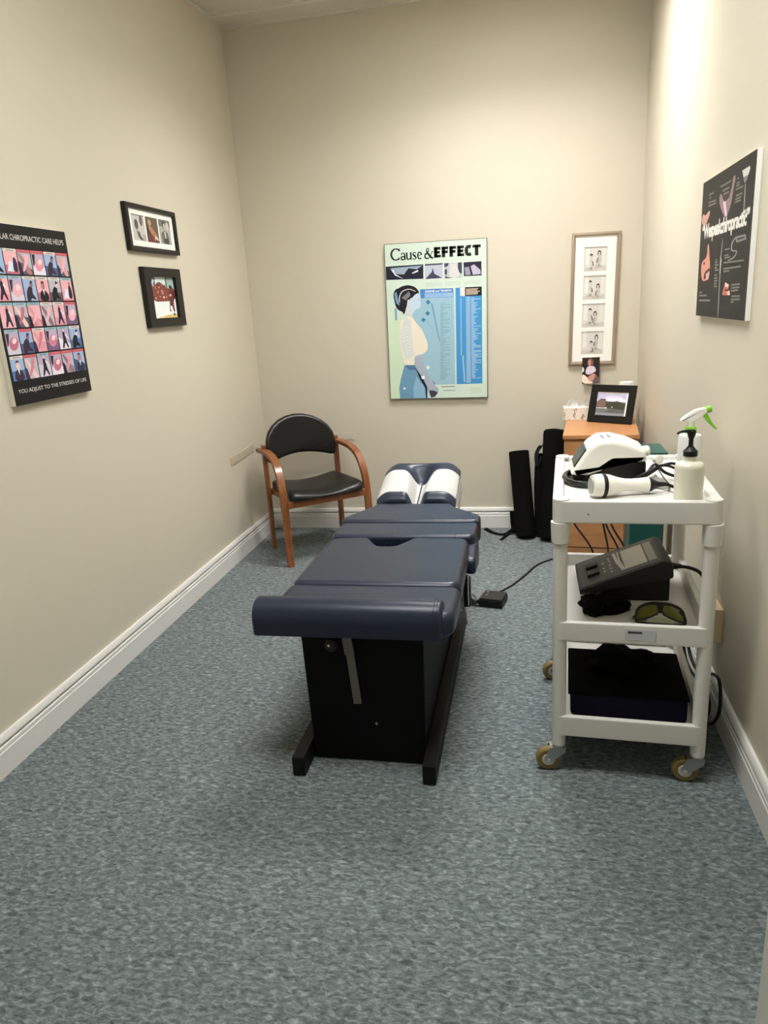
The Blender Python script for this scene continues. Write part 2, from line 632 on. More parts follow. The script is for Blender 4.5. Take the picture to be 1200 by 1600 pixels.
ol = round_poly([(.940, -2.352), (1.508, -2.352), (1.502, -1.872), (1.285, -1.862), (1.262, -1.905), (1.225, -1.968), (1.165, -1.968),
                 (1.135, -1.915), (1.108, -1.862), (.950, -1.872)], [.04, .05, .05, .03, .05, .03, .03, .05, .03, .06])
part('pelvic_cushion', cushion(B(), ol, .472, .556, .024, .014, .003), M['navy'])
ol = round_poly([(.948, -1.868), (1.522, -1.868), (1.524, -1.690), (.950, -1.690)], [.035, .04, .02, .02])
lc = part('lumbar_cushion', cushion(B(), ol, .468, .560, .018, .014, .004), M['navy'])
for xx in (1.196, 1.446):
    bm = tube(B(), [(xx, -1.8685, .478), (xx, -1.8685, .542), (xx, -1.8632, .5548), (xx, -1.850, .5602), (xx, -1.835, .5602)], .0018, 6, 0)
    obj('seam', bm, M['navy'], lc, world=True)
ol = round_poly([(.945, -1.686), (1.528, -1.686), (1.528, -1.60), (1.475, -1.545), (1.408, -1.475), (1.385, -1.42), (1.05, -1.42), (1.03, -1.475),
                 (.99, -1.545), (.945, -1.63)], [.03, .035, .04, .08, .08, .02, .02, .08, .08, .04])
part('chest_cushion', cushion(B(), ol, .466, .566, .018, .014, .004), M['navy'])

# headpiece: padded horseshoe with a face slot, tilted up at the far end
HX, HY0, HL, HW = 1.217, -1.385, .35, .185
def sstep(a, b, x):
    t = min(max((x - a) / (b - a), 0), 1)
    return t * t * (3 - 2 * t)
def head_top(s, v, off=0.0):
    """s -1..1 across, v 0..1 away from the chest; returns (x, y, z)"""
    z = .592 + .092 * v
    w = .16 + .30 * v ** 2.6
    dep = .080 * (1 - sstep(.70, .90, v) * .97)
    val = math.exp(-(abs(s) / w) ** 2.6)
    z -= dep * val
    e = max(0, (abs(s) - .62) / .38)
    z -= .040 * e ** 2.2
    e = max(0, (.14 - v) / .14)
    z -= .030 * e ** 2
    e = max(0, (v - .84) / .16)
    z -= .034 * e ** 2.2
    inl = 1 - .12 * max(0, (v - .8) / .2) ** 2 - .05 * max(0, (.12 - v) / .12) ** 2
    return Vector((HX + s * HW * inl, HY0 + HL * v, z + off))
bm = B()
NS, NV = 48, 32
def ease(i, n):
    return i / n
top = [[bm.verts.new(head_top(-1 + 2 * i / NS, j / NV)) for i in range(NS + 1)] for j in range(NV + 1)]
bot = [[None] * (NS + 1) for _ in range(NV + 1)]
for j in range(NV + 1):
    for i in range(NS + 1):
        if i in (0, NS) or j in (0, NV):
            p = top[j][i].co
            v = j / NV
            bot[j][i] = bm.verts.new((HX + (p.x - HX) * .97, p.y + (.006 if j == 0 else -.006 if j == NV else 0), .512 + .085 * v))
for j in range(NV):
    for i in range(NS):
        bm.faces.new((top[j][i], top[j][i + 1], top[j + 1][i + 1], top[j + 1][i]))
rim_t = [top[0][i] for i in range(NS)] + [top[j][NS] for j in range(NV)] + [top[NV][i] for i in range(NS, 0, -1)] + [top[j][0] for j in range(NV, 0, -1)]
rim_b = [bot[0][i] for i in range(NS)] + [bot[j][NS] for j in range(NV)] + [bot[NV][i] for i in range(NS, 0, -1)] + [bot[j][0] for j in range(NV, 0, -1)]
n = len(rim_t)
for k in range(n):
    bm.faces.new((rim_b[k], rim_b[(k + 1) % n], rim_t[(k + 1) % n], rim_t[k]))
bm.faces.new(rim_b[::-1])
part('head_cushion', bm, M['navy'], smooth=50)

# black base
ol = round_poly([(1.024, -2.520), (1.402, -2.520), (1.402, -1.56), (1.024, -1.56)], .006)
bm = B()
loops_mesh(bm, [[(x + (x - 1.213) * k, y, z) for x, y in ol] for z, k in ((.004, -.02), (.44, .03))])
column = part('pedestal', bm, M['black_metal'])
for xa, xb in ((.983, 1.024), (1.401, 1.442)):
    part('base_rail', box(B(), (xa, -2.622, .002), (xb, -1.47, .068), .003), M['rail'])
bm = B()
box(bm, (1.03, -2.46, .438), (1.40, -1.24, .474), .004)
box(bm, (.985, -2.30, .452), (1.47, -1.92, .474), .004)
box(bm, (.985, -1.84, .446), (1.47, -1.50, .470), .004)
box(bm, (1.10, -1.30, .470), (1.34, -1.08, .512), .004, mtx=None)
box(bm, (1.12, -1.14, .500), (1.32, -1.06, .560), .004)
part('carriage', bm, M['black_metal'])
bm = B()
strip(bm, [(1.170, -2.536, .476), (1.176, -2.531, .392)], (1, 0, 0), .031, .014, 0)
part('lever_sleeve', bm, M['grey_metal'])
bm = B()
strip(bm, [(1.175, -2.527, .41), (1.188, -2.524, .214)], (1, 0, 0), .026, .006, 0)
part('lever', bm, M['grey_metal'])
bm = B()
lathe(bm, [(.006, -.018), (.007, 0), (.020, .002), (.022, .008), (.019, .014), (.010, .018)], 10, axis_mtx((1.124, -2.538, .425), (-.2, -1, .2)))
kb = part('knob', bm, M['dark_plastic'])
obj('knob_pin', lathe(B(), [(.005, .012), (.006, .02), (.004, .024)], 10, axis_mtx((1.124, -2.538, .428), (-.2, -1, .2))), M['chrome'], kb, world=True)
bm = B()
lathe(bm, [(.004, 0), (.004, .006), (.002, .007)], 10, axis_mtx((1.245, -2.521, .145), (0, -1, 0)))
part('screw', bm, M['steel'])
# dropped arm rest and release handle on the right side
ol = round_poly([(-1.98, .44), (-1.80, .415), (-1.765, .46), (-1.79, .515), (-1.86, .525), (-1.97, .500)], .03)
bm = B()
cushion(bm, ol, 0, .040, .014, .012, .002)
xf(bm.verts[:], Matrix(((0, 0, 1, 1.490), (1, 0, 0, 0), (0, 1, 0, 0), (0, 0, 0, 1))))
part('arm_rest', bm, M['navy'])
bm = B()
box(bm, (1.488, -2.045, .340), (1.514, -2.005, .452), .006)
hd = part('release_handle', bm, M['black_plastic'])
bm = B()
tube(bm, [(1.505, -2.049, .470), (1.505, -2.049, .352)], .0045, 8, 0)
obj('rod', bm, M['chrome'], hd, world=True)
bm = B()
tube(bm, [(1.37, -1.20, .03), (1.41, -1.20, .032), (1.445, -1.235, .030), (1.478, -1.27, .024)], lambda s: .013 if s > .8 else .021, 8, 4)
part('plug_socket', bm, M['face_plastic'])
bm = B()
strip(bm, [(1.44, -1.47, .004), (1.41, -1.28, .05), (1.38, -1.18, .03)], (0, 0, 1), .02, .01)
part('cord_guide', bm, M['black_plastic'])

# paper drawn over the headpiece, slit for the face
bm = B()
for sg in (-1, 1):
    rows = []
    for j in range(17):
        v = .10 + .58 * j / 16
        row = []
        for i in range(25):
            a = .018 + (1.03 - .018) * i / 24
            vv = v + (.02 * a if sg < 0 else -.02 * a) * 0
            p = head_top(sg * min(a, 1.0), vv, .0022)
            if a > 1: p.z -= .01
            row.append(bm.verts.new(p))
        # fold down over the outside
        e = row[-1].co.copy()
        for dz in ((.014, .03, .05, .085) if sg > 0 else (.012, .024)):
            row.append(bm.verts.new((e.x + sg * (.004 + dz * .03), e.y, e.z - dz)))
        rows.append(row)
    for a, b in zip(rows, rows[1:]):
        for i in range(len(a) - 1):
            bm.faces.new((a[i], a[i + 1], b[i + 1], b[i]))
bmesh.ops.solidify(bm, geom=bm.faces[:], thickness=.0008)
o = obj('headrest_paper', bm, M['paper'], smooth=50)
tag(o, 'white slit paper sheet drawn over the headrest of the navy table', 'paper')

# foot pedal with its cords
fp = thing('foot_pedal', 'small black foot pedal on the carpet beside the table', 'foot pedal', (1.552, -1.225, 0), R(-12))
bm = B()
prism(bm, [(-.060, .002), (.060, .002), (.060, .030), (-.060, .030)], 'x', -.058, .058, .004)
obj('base', bm, M['black_plastic'], fp)
bm = B()
prism(bm, [(-.060, .032), (.058, .029), (.058, .040), (-.060, .046)], 'x', -.055, .055, .004)
ft = obj('treadle', bm, M['dark_plastic'], fp)
for px, py in ((-.035, .035), (-.03, -.005)):
    obj('stud', lathe(B(), [(.005, 0), (.005, .002), (.003, .003)], 10, Matrix.Translation((px, py, .0425 - py * .055))), M['steel'], ft)
bm = B()
tube(bm, [(1.552, -1.155, .02), (1.575, -1.10, .006), (1.637, -1.004, .005), (1.701, -.865, .005), (1.77, -.70, .005), (1.848, -.61, .005), (1.885, -.55, .005), (1.893, -.46, .005)], .0045, 8)
obj('cord', bm, M['black_plastic'], fp, world=True)
bm = B()
tube(bm, [(1.496, -1.236, .024), (1.484, -1.252, .022), (1.478, -1.268, .022)], .005, 8)
obj('lead', bm, M['black_plastic'], fp, world=True)

# ------------------------------------------------------------------ armchair
ch = thing('armchair', 'bentwood armchair with black vinyl seat in the back corner', 'chair', (.341, -.296, 0), .656)
def cpart(name, bm, m, smooth=40, parent=None):
    return obj(name, bm, m, parent or ch, smooth=smooth)
for s in (-1, 1):
    bm = B()
    strip(bm, [(s * .235, .008, 0), (s * .235, .004, .3), (s * .235, .010, .655)], (1, 0, 0), .026, .038, 3)
    cpart('leg', bm, M['cherry'])
    bm = B()
    strip(bm, [(s * .262, -.385, 0), (s * .262, -.378, .2), (s * .261, -.366, .40), (s * .259, -.342, .495), (s * .256, -.296, .565), (s * .251, -.225, .606),
               (s * .246, -.13, .622), (s * .242, -.03, .624), (s * .238, .085, .618)], (1, 0, 0), lambda t: .040 + .012 * t, .024)
    cpart('leg', bm, M['cherry'])['label'] = 'bentwood front leg curving back into the armrest'
    bm = B()
    box(bm, (s * .205 - .011, -.372, .352), (s * .205 + .011, .0, .386), .003)
    cpart('side_rail', bm, M['cherry'])
bm = B(); box(bm, (-.246, -.392, .345), (.246, -.368, .386), .003); cpart('front_rail', bm, M['cherry'])
bm = B(); box(bm, (-.225, -.005, .345), (.225, .015, .385), .003); cpart('back_rail', bm, M['cherry'])
ol = round_poly([(-.232, -.415), (.232, -.415), (.214, .0), (-.214, .0)], [.05, .05, .03, .03])
ol2 = []
for k in range(len(ol)):                       # finer outline so that the pad can dip in the middle
    p, q = Vector(ol[k]), Vector(ol[(k + 1) % len(ol)])
    m_ = max(1, int((q - p).length / .03))
    ol2 += [tuple(p.lerp(q, i / m_)) for i in range(m_)]
bm = B()
L = []
for d, z in ((.010, .386), (.003, .388), (0, .395), (0, .408), (.004, .419), (.012, .426), (.024, .430), (.06, .431), (.11, .431), (.16, .431)):
    L.append([(x * (1 - d / .235), -.2075 + (y + .2075) * (1 - d / .21), z) for x, y in ol2])
loops_mesh(bm, L)
for v in bm.verts:
    if v.co.z > .40:
        v.co.z += -.014 * math.exp(-(v.co.x / .13) ** 2) * (1 if v.co.z > .425 else .4) + .018 * (v.co.x / .23) ** 2 - .016 * max(0, (-.33 - v.co.y) / .085) ** 2
cpart('seat', bm, M['black_vinyl'], 60)
pts = [(-.216, .545)]
for k in range(-6, 7):
    u = k / 6
    pts.append((.19 * u, .575 - .03 * u * u))
pts.append((.216, .545))
pts.append((.226, .60))
for k in range(0, 13):
    a = PI * k / 12
    pts.append((.226 * math.cos(a), .640 + .175 * math.sin(a)))
pts.append((-.226, .60))
ol = round_poly(pts, .018, 3)
bm = B()
cushion(bm, ol, 0, .052, .02, .02, .006)
for v in bm.verts:
    x, z, t = v.co.x, v.co.y, v.co.z
    y = .012 + .062 * (1 - (x / .226) ** 2) + (z - .545) * .10 - t
    v.co = Vector((x, y, z))
cpart('backrest', bm, M['black_vinyl'], 50)
for s in (-1, 1):
    cpart('backrest_bracket', box(B(), (s * .222 - .008, -.004, .552), (s * .222 + .008, .018, .63), .002), M['cherry'])

# layouts of the two large prints, in sheet units (layer, colour, outline)
BACK_PRINT = [
(1,(205,225,196),[(0.02,0.596),(0.124,0.528),(0.108,0.375),(0.151,0.225),(0.091,0.005),(0.003,0.003)]),
(1,(24,27,44),[(0.003,0.865),(0.381,0.866),(0.378,0.777),(0.002,0.781)]),
(2,(150,165,182),[(0.06,0.854),(0.372,0.859),(0.316,0.838),(0.238,0.846),(0.186,0.81),(0.108,0.815),(0.082,0.841)]),
(3,(24,27,44),[(0.186,0.811),(0.233,0.848),(0.259,0.823),(0.253,0.81)]),
(3,(225,230,235),[(0.049,0.851),(0.082,0.841),(0.105,0.812),(0.181,0.782),(0.096,0.806)]),
(3,(225,230,235),[(0.265,0.817),(0.327,0.834),(0.328,0.823),(0.27,0.812)]),
(1,(186,192,206),[(0.397,0.867),(0.573,0.867),(0.571,0.774),(0.395,0.774)]),
(2,(58,62,84),[(0.397,0.774),(0.464,0.816),(0.473,0.843),(0.489,0.804),(0.565,0.776)]),
(2,(66,68,84),[(0.397,0.867),(0.573,0.867),(0.572,0.858),(0.397,0.857)]),
(1,(186,190,196),[(0.588,0.865),(0.761,0.865),(0.761,0.772),(0.589,0.771)]),
(2,(62,68,92),[(0.588,0.865),(0.636,0.865),(0.62,0.846),(0.591,0.839)]),
(2,(62,68,92),[(0.591,0.825),(0.615,0.828),(0.614,0.797),(0.592,0.794)]),
(2,(210,210,208),[(0.647,0.858),(0.712,0.862),(0.722,0.828),(0.742,0.785),(0.687,0.772),(0.633,0.772)]),
(2,(110,112,124),[(0.592,0.79),(0.644,0.772),(0.666,0.78),(0.633,0.771),(0.593,0.771)]),
(3,(60,64,84),[(0.723,0.865),(0.761,0.865),(0.76,0.793),(0.734,0.805),(0.72,0.835)]),
(1,(38,33,52),[(0.777,0.864),(0.95,0.865),(0.951,0.778),(0.779,0.779)]),
(2,(150,148,168),[(0.785,0.832),(0.828,0.836),(0.847,0.786),(0.795,0.785)]),
(2,(186,180,198),[(0.846,0.838),(0.88,0.848),(0.94,0.812),(0.944,0.787),(0.867,0.785)]),
(1,(200,214,202),[(0.395,0.754),(0.566,0.754),(0.567,0.725),(0.397,0.723)]),
(1,(200,214,202),[(0.588,0.752),(0.748,0.753),(0.748,0.723),(0.589,0.722)]),
(1,(200,214,202),[(0.774,0.752),(0.939,0.752),(0.94,0.725),(0.776,0.724)]),
(1,(154,190,206),[(0.34,0.661),(0.678,0.655),(0.677,0.09),(0.495,0.089),(0.37,0.115),(0.26,0.223),(0.245,0.371),(0.254,0.517),(0.235,0.59)]),
(2,(72,130,192),[(0.34,0.712),(0.673,0.709),(0.675,0.653),(0.34,0.656)]),
(3,(150,186,220),[(0.386,0.685),(0.668,0.683),(0.669,0.656),(0.387,0.658)]),
(3,(116,160,196),[(0.443,0.625),(0.467,0.617),(0.531,0.375),(0.518,0.376)]),
(3,(140,178,204),[(0.389,0.517),(0.411,0.513),(0.475,0.439),(0.459,0.446)]),
(4,(22,22,32),[(0.072,0.666),(0.07,0.695),(0.094,0.721),(0.121,0.724),(0.156,0.737),(0.221,0.744),(0.286,0.732),(0.322,0.709),(0.335,0.686),(0.296,0.668),(0.245,0.661),(0.213,0.633),(0.196,0.598),(0.172,0.552),(0.157,0.575),(0.119,0.584),(0.087,0.611)]),
(5,(112,152,190),[(0.079,0.694),(0.102,0.704),(0.113,0.665),(0.13,0.616),(0.099,0.629),(0.086,0.659)]),
(5,(122,160,190),[(0.077,0.6),(0.1,0.601),(0.097,0.521),(0.078,0.522)]),
(5,(200,190,190),[(0.125,0.636),(0.123,0.672),(0.154,0.708),(0.231,0.722),(0.3,0.702),(0.295,0.698),(0.231,0.717),(0.161,0.703),(0.134,0.67),(0.136,0.636)]),
(5,(120,118,124),[(0.151,0.664),(0.23,0.704),(0.245,0.675),(0.193,0.648)]),
(5,(196,212,226),[(0.339,0.689),(0.346,0.658),(0.339,0.642),(0.349,0.615),(0.335,0.607),(0.337,0.594),(0.285,0.584),(0.244,0.546),(0.188,0.559),(0.205,0.619),(0.214,0.655),(0.244,0.643),(0.276,0.674),(0.308,0.687)]),
(6,(150,170,190),[(0.311,0.65),(0.331,0.652),(0.328,0.643)]),
(5,(206,212,212),[(0.193,0.598),(0.236,0.604),(0.267,0.517),(0.175,0.526)]),
(6,(234,226,208),[(0.199,0.547),(0.129,0.52),(0.113,0.448),(0.118,0.352),(0.152,0.262),(0.157,0.226),(0.265,0.224),(0.259,0.287),(0.358,0.295),(0.402,0.323),(0.404,0.367),(0.373,0.419),(0.357,0.445),(0.341,0.464),(0.298,0.494),(0.255,0.539)]),
(7,(212,217,212),[(0.187,0.541),(0.24,0.517),(0.245,0.408),(0.259,0.288),(0.17,0.262),(0.132,0.352),(0.124,0.448)]),
(6,(166,176,192),[(0.257,0.284),(0.351,0.291),(0.355,0.228),(0.4,0.152),(0.463,0.086),(0.508,0.066),(0.495,0.028),(0.44,0.006),(0.402,0.015),(0.39,0.051),(0.336,0.13),(0.273,0.206)]),
(7,(58,58,74),[(0.404,0.054),(0.459,0.05),(0.495,0.037),(0.464,0.008),(0.422,0.004)]),
(7,(70,72,86),[(0.445,0.121),(0.461,0.106),(0.474,0.083),(0.458,0.097)]),
(7,(24,26,42),[(0.266,0.211),(0.339,0.139),(0.387,0.076),(0.385,0.0),(0.371,0.001),(0.365,0.07),(0.311,0.132)]),
(6,(108,150,180),[(0.157,0.228),(0.267,0.225),(0.325,0.137),(0.374,0.068),(0.376,-0.0),(0.099,0.001),(0.092,0.075),(0.111,0.128)]),
(7,(138,178,204),[(0.277,0.147),(0.356,0.076),(0.367,0.001),(0.239,0.001),(0.243,0.08)]),
(7,(80,112,146),[(0.168,0.221),(0.26,0.223),(0.277,0.192),(0.201,0.194)]),
(8,(236,244,246),[(0.325,0.149),(0.36,0.153),(0.366,0.133),(0.334,0.13)]),
(8,(236,244,246),[(0.133,0.07),(0.147,0.06),(0.161,0.069),(0.148,0.079)]),
(8,(52,120,162),[(0.395,0.63),(0.419,0.613),(0.444,0.628),(0.421,0.645)]),
(8,(52,120,162),[(0.386,0.559),(0.41,0.542),(0.436,0.557),(0.412,0.574)]),
(8,(52,120,162),[(0.342,0.518),(0.366,0.502),(0.391,0.517),(0.367,0.533)]),
(8,(222,238,228),[(0.378,0.207),(0.4,0.192),(0.423,0.207),(0.401,0.222)]),
(1,(66,142,200),[(0.694,0.71),(0.953,0.71),(0.952,0.091),(0.691,0.09)]),
(2,(228,236,228),[(0.74,0.709),(0.788,0.709),(0.788,0.657),(0.741,0.658)]),
(3,(24,20,20),[(0.788,0.711),(0.951,0.71),(0.952,0.655),(0.789,0.657)]),
(2,(140,176,208),[(0.796,0.651),(0.837,0.651),(0.836,0.097),(0.791,0.097)]),
(3,(176,204,226),[(0.743,0.646),(0.749,0.645),(0.747,0.279),(0.739,0.279)]),
(3,(170,200,224),[(0.753,0.278),(0.764,0.278),(0.778,0.104),(0.766,0.104)]),
(1,(140,148,142),[(0.531,0.078),(0.671,0.079),(0.671,0.072),(0.531,0.071)]),
(1,(160,168,160),[(0.551,0.052),(0.674,0.053),(0.674,0.046),(0.55,0.046)]),
(1,(202,214,196),[(0.83,0.065),(0.942,0.067),(0.943,0.03),(0.832,0.027)]),
]
RIGHT_PRINT = [
(1,(205,205,202),[(0.781,0.925),(0.899,0.927),(0.91,0.911),(0.865,0.849),(0.833,0.843)]),
(2,(120,120,120),[(0.81,0.88),(0.888,0.88),(0.865,0.849),(0.837,0.844)]),
(1,(150,148,142),[(0.843,0.835),(0.857,0.832),(0.863,0.661),(0.846,0.663)]),
(1,(176,174,170),[(0.805,0.662),(0.862,0.677),(0.911,0.682),(0.911,0.655),(0.82,0.653)]),
(1,(146,122,126),[(0.667,0.924),(0.675,0.903),(0.644,0.818),(0.616,0.738),(0.554,0.677),(0.503,0.69),(0.407,0.77),(0.38,0.834),(0.413,0.857),(0.443,0.833),(0.476,0.789),(0.574,0.791),(0.618,0.86),(0.627,0.919)]),
(2,(228,194,208),[(0.465,0.79),(0.516,0.785),(0.563,0.683),(0.529,0.682)]),
(2,(46,38,38),[(0.448,0.832),(0.586,0.83),(0.582,0.797),(0.48,0.794)]),
(1,(206,156,136),[(0.006,0.73),(0.037,0.774),(0.096,0.748),(0.18,0.777),(0.206,0.76),(0.146,0.7),(0.107,0.678),(0.031,0.691)]),
(1,(216,146,126),[(0.185,0.534),(0.22,0.533),(0.247,0.444),(0.276,0.373),(0.269,0.275),(0.095,0.259),(0.052,0.407),(0.194,0.44)]),
(2,(90,40,34),[(0.112,0.406),(0.152,0.407),(0.155,0.388),(0.118,0.388)]),
(2,(80,44,40),[(0.136,0.279),(0.155,0.333),(0.255,0.356),(0.344,0.37),(0.346,0.36),(0.248,0.33),(0.185,0.278)]),
(3,(216,180,180),[(0.191,0.314),(0.253,0.333),(0.257,0.277),(0.204,0.27)]),
(1,(132,130,124),[(0.502,0.545),(0.517,0.544),(0.501,0.397),(0.51,0.314),(0.523,0.001),(0.502,0.0),(0.489,0.315),(0.48,0.398)]),
(2,(170,168,162),[(0.49,0.431),(0.517,0.397),(0.51,0.347),(0.511,0.306),(0.49,0.306),(0.485,0.398)]),
(1,(140,140,140),[(0.74,0.531),(0.913,0.529),(0.931,0.496),(0.769,0.491)]),
(2,(70,68,66),[(0.769,0.518),(0.898,0.518),(0.905,0.506),(0.785,0.502)]),
(1,(150,150,150),[(0.676,0.498),(0.74,0.529),(0.755,0.523),(0.696,0.492),(0.699,0.447),(0.804,0.444),(0.763,0.397),(0.636,0.383),(0.633,0.39),(0.748,0.405),(0.783,0.438),(0.681,0.441)]),
(1,(196,112,92),[(0.611,0.246),(0.689,0.228),(0.68,0.197),(0.725,0.157),(0.572,0.159),(0.586,0.2)]),
(2,(244,214,200),[(0.618,0.244),(0.685,0.226),(0.673,0.21),(0.618,0.218)]),
(2,(120,40,36),[(0.611,0.2),(0.685,0.199),(0.683,0.184),(0.619,0.184)]),
(2,(240,200,190),[(0.659,0.179),(0.706,0.189),(0.72,0.16),(0.677,0.158)]),
(1,(120,118,110),[(0.397,0.906),(0.594,0.908),(0.596,0.897),(0.399,0.894)]),
(1,(120,118,110),[(0.442,0.871),(0.569,0.872),(0.571,0.861),(0.443,0.859)]),
(1,(120,118,110),[(0.459,0.844),(0.565,0.844),(0.567,0.833),(0.461,0.833)]),
(1,(120,118,110),[(0.155,0.895),(0.257,0.895),(0.259,0.883),(0.157,0.883)]),
(1,(120,118,110),[(0.159,0.871),(0.199,0.872),(0.201,0.86),(0.161,0.859)]),
(1,(120,118,110),[(0.152,0.84),(0.322,0.832),(0.324,0.821),(0.154,0.828)]),
(1,(120,118,110),[(0.15,0.816),(0.32,0.813),(0.322,0.801),(0.152,0.804)]),
(1,(120,118,110),[(0.703,0.896),(0.731,0.899),(0.733,0.888),(0.705,0.886)]),
(1,(120,118,110),[(0.699,0.87),(0.752,0.87),(0.753,0.86),(0.701,0.86)]),
(1,(120,118,110),[(0.692,0.855),(0.759,0.854),(0.76,0.844),(0.694,0.844)]),
(1,(120,118,110),[(0.687,0.834),(0.818,0.832),(0.82,0.821),(0.689,0.823)]),
(1,(120,118,110),[(0.698,0.794),(0.808,0.793),(0.81,0.782),(0.7,0.784)]),
(1,(120,118,110),[(0.693,0.774),(0.79,0.773),(0.792,0.763),(0.695,0.763)]),
(1,(120,118,110),[(0.692,0.756),(0.789,0.755),(0.791,0.744),(0.693,0.745)]),
(1,(120,118,110),[(0.565,0.469),(0.653,0.469),(0.655,0.458),(0.567,0.457)]),
(1,(120,118,110),[(0.562,0.429),(0.64,0.43),(0.642,0.419),(0.564,0.417)]),
(1,(120,118,110),[(0.565,0.412),(0.667,0.415),(0.669,0.404),(0.567,0.401)]),
(1,(120,118,110),[(0.555,0.383),(0.915,0.377),(0.917,0.367),(0.557,0.371)]),
(1,(120,118,110),[(0.557,0.342),(0.874,0.343),(0.876,0.332),(0.559,0.33)]),
(1,(120,118,110),[(0.56,0.323),(0.678,0.325),(0.68,0.314),(0.562,0.312)]),
(1,(120,118,110),[(0.387,0.413),(0.414,0.413),(0.416,0.401),(0.389,0.401)]),
(1,(120,118,110),[(0.379,0.395),(0.433,0.396),(0.435,0.385),(0.381,0.383)]),
(1,(120,118,110),[(0.377,0.377),(0.452,0.377),(0.454,0.365),(0.379,0.365)]),
(1,(120,118,110),[(0.374,0.358),(0.434,0.358),(0.436,0.346),(0.376,0.346)]),
(1,(120,118,110),[(0.383,0.341),(0.469,0.34),(0.471,0.328),(0.385,0.329)]),
(1,(120,118,110),[(0.388,0.306),(0.432,0.307),(0.434,0.295),(0.39,0.294)]),
(1,(120,118,110),[(0.381,0.285),(0.446,0.285),(0.448,0.273),(0.383,0.273)]),
(1,(120,118,110),[(0.384,0.265),(0.45,0.266),(0.452,0.254),(0.386,0.253)]),
(1,(120,118,110),[(0.387,0.246),(0.442,0.246),(0.444,0.234),(0.389,0.234)]),
(1,(120,118,110),[(0.391,0.227),(0.451,0.227),(0.453,0.216),(0.393,0.215)]),
(1,(120,118,110),[(0.056,0.186),(0.119,0.188),(0.121,0.175),(0.058,0.173)]),
(1,(120,118,110),[(0.053,0.163),(0.234,0.163),(0.236,0.15),(0.055,0.15)]),
(1,(120,118,110),[(0.059,0.126),(0.322,0.127),(0.324,0.114),(0.061,0.113)]),
(1,(120,118,110),[(0.732,0.23),(0.88,0.233),(0.882,0.223),(0.734,0.219)]),
(1,(120,118,110),[(0.735,0.211),(0.875,0.213),(0.877,0.203),(0.737,0.2)]),
(1,(120,118,110),[(0.734,0.192),(0.856,0.195),(0.858,0.184),(0.736,0.18)]),
(1,(120,118,110),[(0.749,0.156),(0.893,0.158),(0.895,0.147),(0.751,0.145)]),
(1,(120,118,110),[(0.743,0.136),(0.897,0.138),(0.899,0.127),(0.745,0.124)]),
(1,(120,118,110),[(0.742,0.118),(0.793,0.12),(0.795,0.109),(0.744,0.107)]),
]

# ------------------------------------------------------------------ utility cart
CX, CY, CA = 2.0259, -2.2180, -0.05
ct = thing('utility_cart', 'off white three tier plastic utility cart on tan casters', 'cart', (CX, CY, 0), CA)
CWx, CDy = .222, .3055
def tray(z0, z1, zf, rim=.020):
    r = .034
    ol = round_poly([(-CWx, -CDy), (CWx, -CDy), (CWx, CDy), (-CWx, CDy)], r, 6)
    ol = [p for i, p in enumerate(ol) if i == 0 or (Vector(p) - Vector(ol[i - 1])).length > 1e-6]
    def at(d, z):
        return [(x, y, z) for x, y in (inset(ol, d) if d else ol)]
    L = [at(.006, z0), at(.001, z0 + .002), at(0, z0 + .006), at(0, z1 - .003), at(.0015, z1), at(rim - .002, z1), at(rim, z1 - .002), at(rim + .003, zf)]
    return loops_mesh(B(), L)
def kpart(name, bm, m, parent=None, smooth=35, label=None):
    return obj(name, bm, m, parent or ct, smooth=smooth, label=label)
top_tray = kpart('tray', tray(.810, .873, .862, .030), M['cart'], label='top tray with low rim and round corner caps')
mid_tray = kpart('tray', tray(.449, .508, .468), M['cart'], label='middle tray with worn sticker')
low_tray = kpart('tray', tray(.130, .196, .158), M['cart'], label='bottom tray just above the casters')
PX, PY = CWx - .0225, CDy - .0225
CORN = [(-PX, -PY), (PX, -PY), (PX, PY), (-PX, PY)]
for x, y in CORN:
    bm = B()
    lathe(bm, [(.0205, .092), (.0208, .130), (.0205, .17), (.0205, .748), (.0250, .750), (.0262, .780), (.0270, .810)], 24, Matrix.Translation((x, y, 0)))
    kpart('post', bm, M['cart'], smooth=40)
    bm = B()
    lathe(bm, [(.0235, .872), (.0235, .8765), (.021, .8785)], 24, Matrix.Translation((x * .99, y * .99, 0)))
    obj('corner_cap', bm, M['cart'], top_tray)
bm = B()
box(bm, (-.018, -CDy - .0008, .463), (.066, -CDy, .497))
st = obj('sticker', bm, mat('sticker_film', col(196, 200, 206), .5), mid_tray, smooth=0)
bm = B()
box(bm, (-.010, -CDy - .0013, .485), (.028, -CDy - .0008, .491), mtx=None)
obj('sticker_stripe', bm, mat('sticker_ink', col(64, 52, 66), .5), mid_tray, smooth=0)
bm = B()
lathe(bm, [(.0022, 0), (.0022, .0006)], 8, axis_mtx((-.125, -CDy, .838), (0, -1, 0)))
obj('mark', bm, M['dark_plastic'], top_tray)

